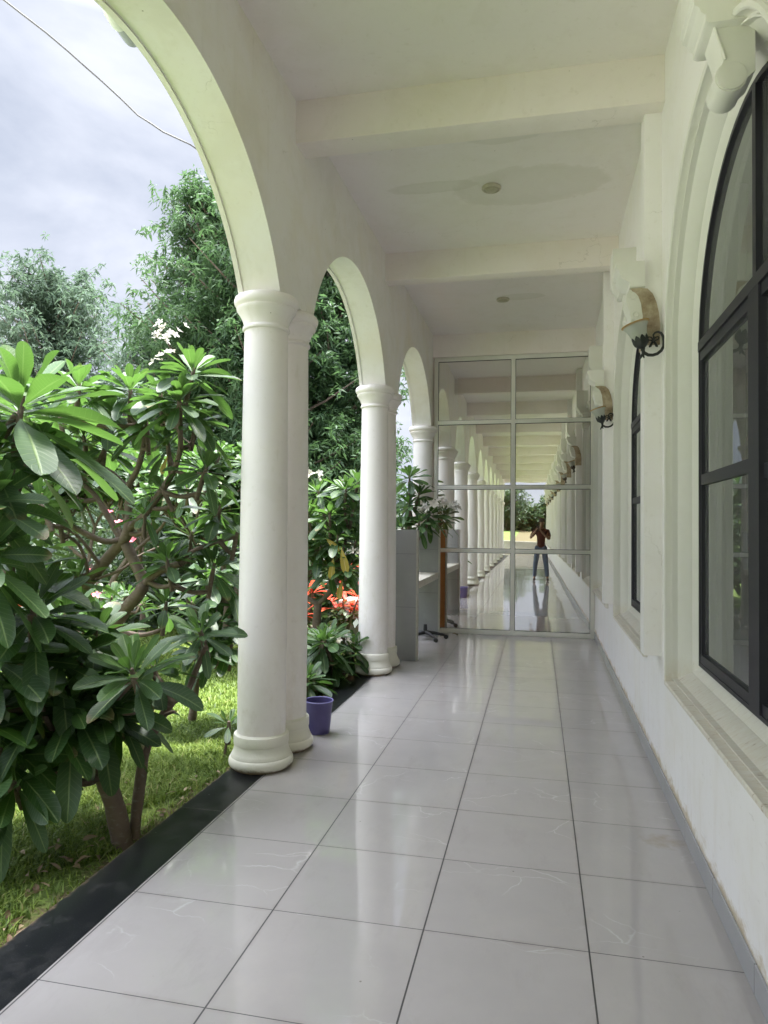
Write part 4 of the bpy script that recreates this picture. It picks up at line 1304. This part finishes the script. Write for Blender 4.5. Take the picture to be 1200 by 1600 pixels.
# ------------------------------------------------------------------ tall narrow-leaved trees
def tall_tree(label, base, H, R, seed, nb=70, per=46, mat=None, low=.12, leaf=.17, shape=.9, leafn=9):
    r = np.random.default_rng(seed); rnd = random.Random(seed)
    t = thing('tall_tree', label, 'tree', base, 'tall trees at the back of the garden')
    b = B()
    lead = [Vector((0, 0, 0))]
    for k in range(1, 9):
        lead.append(Vector((rnd.uniform(-.12, .12)*k*.35, rnd.uniform(-.12, .12)*k*.35, H*.97*k/8)))
    b.tube(lead, [.16*(H/8)*(1 - .11*k) for k in range(9)], 9)
    clumps = []
    for i in range(nb):
        f = low + (1 - low)*(i + rnd.random())/nb
        z = H*f*.93
        p0 = lead[0].lerp(lead[-1], f*.93) if f < 1 else lead[-1]
        k = min(7, int(f*.93*8)); tt = f*.93*8 - k
        p0 = lead[k].lerp(lead[k+1], min(1, tt))
        prof = math.sin(PI*min(1, (f - low)/(1 - low)*.80 + .2))**.7
        ln = R*(.35 + .75*prof)*rnd.uniform(.55, 1.15)
        az = i*2.4 + rnd.uniform(-.6, .6)
        d = Vector((math.cos(az), math.sin(az), rnd.uniform(.35, 1.1)*shape)).normalized()
        p1 = p0 + d*ln*.5; p2 = p0 + d*ln + Vector((0, 0, ln*.08))
        b.tube([p0, p1, p2], [.030*(H/8), .020*(H/8), .006], 5, cap=False)
        for q in range(per):
            u = rnd.random()**.7
            c = p0.lerp(p1, u*2) if u < .5 else p1.lerp(p2, u*2 - 1)
            sp = .10 + .20*ln*.5
            c = c + Vector((rnd.gauss(0, sp), rnd.gauss(0, sp), rnd.gauss(0, sp*.8)))
            clumps.append((c.x, c.y, c.z, rnd.random()))
    b.build('trunk', BARK, t, smooth=60)
    cl = np.array(clumps); n = len(cl); m = n*leafn
    cen = np.repeat(cl[:, :3], leafn, 0) + r.normal(0, .05, (m, 3))
    az = r.uniform(0, 2*np.pi, m); el = r.normal(-.25, .55, m)
    d = np.stack([np.cos(az)*np.cos(el), np.sin(az)*np.cos(el), np.sin(el)], 1)
    side = np.cross(d, r.normal(0, 1, (m, 3)) + np.array([0, 0, 1.2])); side /= np.linalg.norm(side, axis=1, keepdims=True)
    L = leaf*r.uniform(.6, 1.3, m)[:, None]; W = L*r.uniform(.10, .16, m)[:, None]
    dr = np.zeros((m, 3)); dr[:, 2] = -.25*L[:, 0]
    v0 = cen; v1 = cen + d*L*.45 + side*W + dr*.2; v2 = cen + d*L + dr; v3 = cen + d*L*.45 - side*W + dr*.2
    V = np.stack([v0, v1, v2, v3], 1).reshape(-1, 3)
    Fq = np.arange(m*4).reshape(m, 4)
    tint = np.repeat(np.clip(np.repeat(cl[:, 3], leafn)*.6 + r.uniform(0, .5, m) - .05, 0, 1), 4)
    uv = np.tile(np.array([[.5, 0], [0, .5], [.5, 1], [1, .5]]), (m, 1))
    np_mesh('crown', V, Fq, mat or TALL, t, uv=uv, col=tint)
    return t
tall_tree('tall dense tree with narrow leaves rising highest beside the arch edge', (-6.2, 13.2, G), 9.2, 2.0, 101, 100, 42, leaf=.14, leafn=16)
tall_tree('tall narrow leaved tree behind the nearest column pair', (-4.9, 12.4, G), 8.4, 1.9, 102, 90, 40, leaf=.14, leafn=16)
tall_tree('narrow leaved tree showing through the second arch', (-4.15, 13.8, G), 8.8, 1.45, 103, 90, 44, leaf=.14, leafn=16)
tall_tree('slim tree showing beside the third column pair', (-3.75, 16.0, G), 6.4, .7, 104, 60, 34, leaf=.14)
tall_tree('rounded hazy tree on the far left skyline', (-15.0, 19.5, G), 10.0, 3.1, 105, 105, 44, TALL_HAZE, .1, .19, leafn=12)
tall_tree('smaller hazy tree between the two skyline trees', (-12.2, 22.0, G), 8.6, 1.6, 106, 60, 30, TALL_HAZE, .1, .20)
tall_tree('thin tree low on the skyline left of the tallest tree', (-8.6, 14.6, G), 6.9, 1.5, 107, 60, 34, TALL_HAZE, .12, .16)

def bush_row(label, x0, x1, y0, y1, h, n, seed, name='hedge', leaf=.20, mat=None, zb=0.0):
    r = np.random.default_rng(seed)
    nb = int(n)
    t = r.uniform(0, 1, nb)
    cx = x0 + (x1 - x0)*t + r.normal(0, .5, nb); cy = y0 + (y1 - y0)*t + r.normal(0, .7, nb)
    hh = h*(.72 + .28*np.sin(t*37 + seed) * np.sin(t*13.3))
    cz = G + hh*r.uniform(0, 1, nb)**.75
    cz = cz + zb
    m = nb*8
    cen = np.repeat(np.stack([cx, cy, cz], 1), 8, 0) + r.normal(0, .10, (m, 3))
    cen[:, 2] = np.maximum(cen[:, 2], G + .02)
    az = r.uniform(0, 2*np.pi, m); el = r.normal(.2, .6, m)
    d = np.stack([np.cos(az)*np.cos(el), np.sin(az)*np.cos(el), np.sin(el)], 1)
    side = np.cross(d, r.normal(0, 1, (m, 3)) + np.array([0, 0, 1.])); side /= np.linalg.norm(side, axis=1, keepdims=True)
    L = leaf*r.uniform(.6, 1.3, m)[:, None]; W = L*.2
    V = np.stack([cen, cen + d*L*.5 + side*W, cen + d*L, cen + d*L*.5 - side*W], 1).reshape(-1, 3)
    tint = np.repeat(np.clip(r.uniform(-.1, .8, m), 0, 1), 4)
    uv = np.tile(np.array([[.5, 0], [0, .5], [.5, 1], [1, .5]]), (m, 1))
    return tag(np_mesh(name, V, np.arange(m*4).reshape(m, 4), mat or HEDGE, None, uv=uv, col=tint), label, 'hedge')
bush_row('dark green hedge along the back of the garden', -22, -1.2, 17.5, 16.5, 2.6, 5200, 1)
bush_row('loose bushes standing before the tall trees', -9.5, -3.0, 10.6, 11.2, 1.5, 2600, 2, leaf=.16)
bush_row('far green bushes beyond the lawn, seen only in the glass', -16, 12, -64, -62, 4.0, 5600, 3, leaf=.5, zb=1.5)
tall_tree('far tree beyond the lawn, seen only as a reflection', (-3.4, -60, 1.3), 4.6, 2.6, 108, 40, 22, HEDGE, .1, .34)

# ------------------------------------------------------------------ grass blades on the near lawn
def grass(n, x0, x1, y0, y1, seed, hmin, hmax, w):
    r = np.random.default_rng(seed)
    x = r.uniform(x0, x1, n); y = r.uniform(y0, y1, n)
    # fewer blades on the bare strip beside the kerb
    nb_ = .5 + .5*np.sin(y*5.3 + 2*np.sin(y*2.1))
    keep = (x < -2.02 - .22*nb_) | (r.uniform(0, 1, n) < .16)
    x, y = x[keep], y[keep]; n = len(x)
    pat = .5 + .5*np.sin(x*2.1 + 1.3*np.sin(y*1.7))*np.sin(y*2.6 + x)
    pat = np.clip(pat + .35*np.sin(x*9.1 + 2*np.sin(y*6.3))*np.sin(y*8.3 + 1.7*np.sin(x*5)), 0, 1.2)
    h = r.uniform(hmin, hmax, n)*(.6 + .6*pat)
    az = r.uniform(0, 2*np.pi, n); ln = r.uniform(.25, 1.6, n)*h
    p0 = np.stack([x, y, np.full(n, G)], 1)
    sd = np.stack([np.cos(az + 1.57), np.sin(az + 1.57), np.zeros(n)], 1)*(w*r.uniform(.6, 1.3, n))[:, None]
    dv = np.stack([np.cos(az), np.sin(az), np.zeros(n)], 1)
    mid = p0 + dv*(ln*.35)[:, None]; mid[:, 2] += h*.62
    tip = p0 + dv*ln[:, None]; tip[:, 2] += h*r.uniform(.75, 1, n)
    V = np.stack([p0 - sd, p0 + sd, mid + sd*.7, mid - sd*.7, tip + sd*.08, tip - sd*.08], 1).reshape(-1, 3)
    i = np.arange(n)[:, None]*6
    Fq = np.concatenate([i + np.array([[0, 1, 2, 3]]), i + np.array([[3, 2, 4, 5]])], 0)
    tint = np.repeat(np.clip(.22 + .4*pat + r.normal(0, .24, n), 0, .9) + (r.uniform(0, 1, n) < .05)*.3, 6)
    return V, Fq, tint
parts = [grass(95000, -4.3, -1.86, 1.6, 5.6, 1, .022, .062, .0038), grass(60000, -6.5, -1.86, 5.0, 10.5, 2, .03, .07, .0055), grass(26000, -9.5, -4.3, 2.5, 8, 3, .03, .07, .006)]
V = []; Fq = []; tn = []; o = 0
for a, f, c in parts:
    V.append(a); Fq.append(f + o); tn.append(c); o += len(a)
tag(np_mesh('lawn_grass', np.concatenate(V), np.concatenate(Fq), GRASS, None, col=np.concatenate(tn)),
    'short bright green lawn grass with bare patches near the kerb', 'grass', kind='stuff')
# fallen leaves on the soil strip
random.seed(9)
LL = Leaves()
DRY = mat_leaf('dry_leaf', (.16, .09, .05), (.42, .33, .20), (.3, .22, .14), .1, True, .7)
for k in range(130):
    p = Vector((random.uniform(-2.45, -1.87), random.uniform(1.9, 4.2), G + random.uniform(.015, .05)))
    a = random.uniform(0, 6.28)
    LL.leaf(p, Vector((math.cos(a), math.sin(a), random.uniform(-.1, .25))), Z, random.uniform(.03, .09), random.uniform(.012, .03), .2, random.random(), .5, random.uniform(-1, 1))
FL = Leaves()
FL.leaf(Vector((-1.16, 9.80, .022)), Vector((.9, .3, .15)), Z, .09, .045, .5, .8, 1.0)
tag(FL.build('fallen_leaf', DRY, None), 'small curled dry leaf lying on the tiles at the foot of the glass', 'leaf')
tag(LL.build('leaf_litter', DRY, None), 'scattered dry leaves on the soil along the black kerb', 'leaf litter', kind='stuff')

# ------------------------------------------------------------------ the photographer, seen in the glass
def skin_mesh(name, verts, edges, radii, sub=2):
    me = bpy.data.meshes.new(name); me.from_pydata(verts, edges, [])
    o = bpy.data.objects.new(name, me); C.objects.link(o)
    md = o.modifiers.new('s', 'SKIN'); md.use_smooth_shade = True
    for i, r in enumerate(radii):
        sv = me.skin_vertices[0].data[i]
        sv.radius = r if isinstance(r, tuple) else (r, r)
        sv.use_root = (i == 0)
    sb = o.modifiers.new('u', 'SUBSURF'); sb.levels = sub; sb.render_levels = sub
    dg = bpy.context.evaluated_depsgraph_get()
    res = bpy.data.meshes.new_from_object(o.evaluated_get(dg))
    bpy.data.objects.remove(o); bpy.data.meshes.remove(me)
    return res
def chain(paths):
    """paths: list of lists of (pt, radius); shared points are merged"""
    idx = {}; V = []; R = []; E = []
    for pth in paths:
        prev = None
        for p, r in pth:
            k = tuple(round(q, 4) for q in p)
            if k not in idx:
                idx[k] = len(V); V.append(p); R.append(r)
            if prev is not None and prev != idx[k]: E.append((prev, idx[k]))
            prev = idx[k]
    return V, E, R
def join_meshes(name, meshes):
    bm = bmesh.new()
    for m in meshes: bm.from_mesh(m)
    out = bpy.data.meshes.new(name); bm.to_mesh(out); bm.free()
    return out
SKIN = mat_simple('skin', (.22, .115, .07), .5)
SHIRT = mat_simple('maroon_shirt', (.070, .020, .018), .8, 0, .2, 20, .3, .3)
JEANS = mat_simple('blue_jeans', (.10, .135, .19), .8, 0, .2, 14, .35, .3)
SHOE = mat_simple('dark_shoe', (.03, .022, .02), .5)
CAP = mat_simple('dark_cap', (.035, .028, .028), .8)
PHONE = mat_simple('black_phone', (.012, .012, .014), .2)
per = thing('person', 'man in maroon shirt, jeans and dark cap photographing, reflected in the glass', 'person', (.10, -.64, 0))
PO = Vector((.10, -.48, 0))
def pl(x, y, z): return (x - PO.x, y - PO.y, z)
hip = pl(.10, -.48, .96); wst = pl(.105, -.48, 1.10); che = pl(.11, -.475, 1.30); shc = pl(.11, -.48, 1.44); nk = pl(.112, -.46, 1.52)
shL, shR = pl(-.065, -.47, 1.43), pl(.285, -.47, 1.43)
elL, elR = pl(-.195, -.33, 1.24), pl(.335, -.33, 1.20)
wrL, wrR = pl(-.045, -.10, 1.445), pl(.090, -.11, 1.435)
hpL, hpR = pl(.005, -.48, .92), pl(.195, -.48, .92)
knL, knR = pl(-.055, -.44, .50), pl(.245, -.44, .50)
anL, anR = pl(-.085, -.47, .09), pl(.275, -.47, .09)
hd = pl(.115, -.43, 1.655)
V, E, R = chain([[(hip, (.13, .10)), (wst, (.13, .10)), (che, (.155, .105)), (shc, (.13, .085)), (nk, .056), (pl(.114, -.445, 1.575), .055), (hd, (.072, .085)), (pl(.115, -.435, 1.72), (.066, .075))],
                 [(shc, .1), (shL, .055), (elL, .042), (pl(-.12, -.21, 1.35), .036), (wrL, .026)],
                 [(shc, .1), (shR, .055), (elR, .042), (pl(.21, -.21, 1.32), .036), (wrR, .026)],
                 [(hip, .1), (hpL, .085), (knL, .055), (pl(-.07, -.47, .32), .050), (anL, .034), (pl(-.085, -.40, .035), .03)],
                 [(hip, .1), (hpR, .085), (knR, .055), (pl(.26, -.47, .32), .050), (anR, .034), (pl(.285, -.40, .035), .03)]])
body = skin_mesh('body', V, E, R)
ms = [body]
# hands: palm, four unequal fingers closed on the phone's edges, thumb from the palm's side
for wr, sx in ((wrL, 1), (wrR, -1)):
    w = Vector(wr)
    palm = w + Vector((sx*.012, .045, .035))
    fingers = [[(tuple(w), .022), (tuple(palm), (.030, .018))]]
    V, E, R = chain(fingers); ms.append(skin_mesh('palm', V, E, R, 2))
    for k, ln in enumerate((.068, .078, .072, .056)):
        b0 = palm + Vector((0, .010, -.026 + .019*k))
        p1 = b0 + Vector((-sx*.004, ln*.45, .010)); p2 = p1 + Vector((sx*.018, ln*.32, .004)); p3 = p2 + Vector((sx*.020, ln*.10, 0))
        V, E, R = chain([[(tuple(palm*.6 + b0*.4), .010), (tuple(b0), .0095), (tuple(p1), .009), (tuple(p2), .0082), (tuple(p3), .007)]])
        ms.append(skin_mesh('finger', V, E, R, 1))
    t0 = palm + Vector((sx*.014, -.012, -.012)); t1 = t0 + Vector((sx*.026, .018, .014)); t2 = t1 + Vector((sx*.018, .022, .012))
    V, E, R = chain([[(tuple(palm), .012), (tuple(t0), .012), (tuple(t1), .0105), (tuple(t2), .008)]]); ms.append(skin_mesh('thumb', V, E, R, 1))
# face: nose, ears, brow, eyes are part of the one body mesh
fc = B()
h = Vector(hd)
fc.tube([h + Vector((0, .083, .028)), h + Vector((0, .098, .004)), h + Vector((0, .090, -.014))], [.008, .013, .011], 8)
for sx in (-1, 1):
    fc.lathe([(.006, -.006), (.018, 0), (.024, .008), (.018, .014)], 12, c=h + Vector((sx*.074, -.005, .0)), M=Matrix.Rotation(sx*PI/2, 3, 'Y'))
    fc.lathe([(.004, -.006), (.012, -.002), (.012, .002), (.004, .006)], 10, c=h + Vector((sx*.030, .079, .030)), M=Matrix.Rotation(PI/2, 3, 'X'))
fc.tube([h + Vector((-.024, .082, -.040)), h + Vector((0, .090, -.042)), h + Vector((.024, .082, -.040))], [.005, .008, .005], 8)
fm = bpy.data.meshes.new('face'); fm.from_pydata(fc.v, [], fc.f); ms.append(fm)
finish(join_meshes('body', ms), 'body', SKIN, per, 180)
# shirt
def off(p, x=0, y=0, z=0): return (p[0]+x, p[1]+y, p[2]+z)
V, E, R = chain([[(pl(.10, -.48, .90), (.160, .125)), (wst, (.158, .125)), (che, (.180, .130)), (shc, (.150, .105)), (pl(.112, -.465, 1.50), (.066, .066))],
                 [(shc, .1), (shL, .075), (pl(-.135, -.40, 1.335), .066), (pl(-.165, -.37, 1.285), .062)],
                 [(shc, .1), (shR, .075), (pl(.312, -.40, 1.315), .066), (pl(.325, -.36, 1.255), .062)]])
finish(skin_mesh('shirt', V, E, R), 'shirt', SHIRT, per, 180)
V, E, R = chain([[(pl(.10, -.48, .955), (.140, .110)), (hpL, .100), (knL, .074), (pl(-.07, -.47, .32), .066), (pl(-.083, -.47, .10), .060)],
                 [(pl(.10, -.48, .955), .1), (hpR, .100), (knR, .074), (pl(.26, -.47, .32), .066), (pl(.273, -.47, .10), .060)]])
finish(skin_mesh('trousers', V, E, R), 'trousers', JEANS, per, 180)
for sx, an in ((-1, anL), (1, anR)):
    V, E, R = chain([[(off(an, 0, -.03, -.045), (.042, .045)), (off(an, 0, .05, -.048), (.046, .040)), (off(an, sx*.012, .13, -.058), (.044, .030)), (off(an, sx*.015, .17, -.064), (.034, .024))]])
    finish(skin_mesh('shoe', V, E, R), 'shoe', SHOE, per, 180)
cpb = B()
cpb.lathe([(.092, .0), (.094, .03), (.088, .06), (.068, .085), (.035, .098), (.004, .102)], 28, c=h + Vector((0, -.008, .045)))
cpb.add([tuple(h + Vector((x, y, z))) for x, y, z in ((-.07, .06, .058), (.07, .06, .058), (.065, .13, .048), (.035, .152, .046), (-.035, .152, .046), (-.065, .13, .048),
         (-.07, .06, .050), (.07, .06, .050), (.065, .13, .040), (.035, .152, .038), (-.035, .152, .038), (-.065, .13, .040))],
        [(0,1,2,3,4,5), (11,10,9,8,7,6), (0,6,7,1), (1,7,8,2), (2,8,9,3), (3,9,10,4), (4,10,11,5), (5,11,6,0)])
cpb.build('cap', CAP, per, smooth=50)
hb = B(); hb.lathe([(.080, -.055), (.087, -.03), (.088, .05), (.07, .05)], 24, c=h + Vector((0, -.014, .0))); 
b = B(); b.box(-.037, .037, -.034, -.026, 1.425, 1.58)
ph = thing('phone', 'dark mobile phone held up by the reflected man', 'phone', (0, -.19, 1.5))
o = b.build('case', PHONE, None, smooth=30, bevel=.003); o.parent = ph; o.matrix_parent_inverse = Matrix.Translation((0, .03, -1.5))

# ------------------------------------------------------------------ camera
cam = bpy.data.cameras.new('camera'); co = bpy.data.objects.new('camera', cam); C.objects.link(co)
M = Matrix([[RW[i][j] for j in range(3)] for i in range(3)]).to_4x4()
M.translation = (0, 0, CAMH)
co.matrix_world = M
cam.sensor_fit = 'VERTICAL'; cam.sensor_height = 24.0; cam.lens = 24.0*F/1600.0
cam.clip_start = .02; cam.clip_end = 1000
scene.camera = co

# ------------------------------------------------------------------ light
SUN_EL, SUN_AZ = math.radians(83), math.radians(35)     # azimuth measured from +Y towards +X
sd = Vector((math.sin(SUN_AZ)*math.cos(SUN_EL), math.cos(SUN_AZ)*math.cos(SUN_EL), math.sin(SUN_EL)))
sl = bpy.data.lights.new('sun', 'SUN'); sl.energy = 4.0; sl.angle = math.radians(12); sl.color = (1, .975, .94)
so = bpy.data.objects.new('sun', sl); C.objects.link(so)
so.rotation_euler = sd.to_track_quat('Z', 'Y').to_euler()
so.location = (0, 0, 30)
w = bpy.data.worlds.new('World'); scene.world = w; w.use_nodes = True
nt = w.node_tree; nt.nodes.clear()
wo = nt.nodes.new('ShaderNodeOutputWorld'); bg = nt.nodes.new('ShaderNodeBackground')
sky = nt.nodes.new('ShaderNodeTexSky'); sky.sky_type = 'NISHITA'; sky.sun_disc = False
sky.sun_elevation = SUN_EL; sky.sun_rotation = SUN_AZ; sky.air_density = 1.0; sky.dust_density = 2.0
tc = nt.nodes.new('ShaderNodeTexCoord')
mp = nt.nodes.new('ShaderNodeMapping'); mp.inputs['Scale'].default_value = (1, 1, 2.2)
nz = nt.nodes.new('ShaderNodeTexNoise'); nz.inputs['Scale'].default_value = 2.3; nz.inputs['Detail'].default_value = 7; nz.inputs['Roughness'].default_value = .55; nz.inputs['Distortion'].default_value = .3
nt.links.new(tc.outputs['Generated'], mp.inputs[0]); nt.links.new(mp.outputs[0], nz.inputs[0])
rp = nt.nodes.new('ShaderNodeValToRGB'); nt.links.new(nz.outputs['Fac'], rp.inputs[0])
r = rp.color_ramp; r.elements[0].position = .34; r.elements[0].color = (5.4, 6.0, 7.4, 1); r.elements[1].position = .62; r.elements[1].color = (9.2, 9.6, 10.7, 1)
cov = nt.nodes.new('ShaderNodeTexNoise'); cov.inputs['Scale'].default_value = 1.6; cov.inputs['Detail'].default_value = 5
nt.links.new(mp.outputs[0], cov.inputs[0])
cr = nt.nodes.new('ShaderNodeValToRGB'); nt.links.new(cov.outputs['Fac'], cr.inputs[0])
cr.color_ramp.elements[0].position = .30; cr.color_ramp.elements[0].color = (.55,)*3 + (1,)
cr.color_ramp.elements[1].position = .52; cr.color_ramp.elements[1].color = (1, 1, 1, 1)
mx = nt.nodes.new('ShaderNodeMix'); mx.data_type = 'RGBA'
nt.links.new(cr.outputs[0], mx.inputs[0]); nt.links.new(sky.outputs[0], mx.inputs[6]); nt.links.new(rp.outputs[0], mx.inputs[7])
# an overcast sky is brightest overhead
sx = nt.nodes.new('ShaderNodeSeparateXYZ'); nt.links.new(tc.outputs['Generated'], sx.inputs[0])
el = nt.nodes.new('ShaderNodeMapRange'); nt.links.new(sx.outputs[2], el.inputs[0])
el.inputs[1].default_value = 0.565; el.inputs[2].default_value = 0.82; el.inputs[3].default_value = .212; el.inputs[4].default_value = 2.2
vm = nt.nodes.new('ShaderNodeVectorMath'); vm.operation = 'SCALE'
nt.links.new(mx.outputs[2], vm.inputs[0]); nt.links.new(el.outputs[0], vm.inputs['Scale'])
nt.links.new(vm.outputs[0], bg.inputs[0]); bg.inputs[1].default_value = .11
nt.links.new(bg.outputs[0], wo.inputs[0])

scene.view_settings.view_transform = 'Standard'
scene.view_settings.look = 'None'
scene.view_settings.gamma = 1.0
scene.view_settings.exposure = 2.25
scene.cycles.max_bounces = 12
scene.cycles.diffuse_bounces = 6
scene.cycles.glossy_bounces = 6
scene.cycles.transparent_max_bounces = 16
scene.cycles.sample_clamp_indirect = 6.0
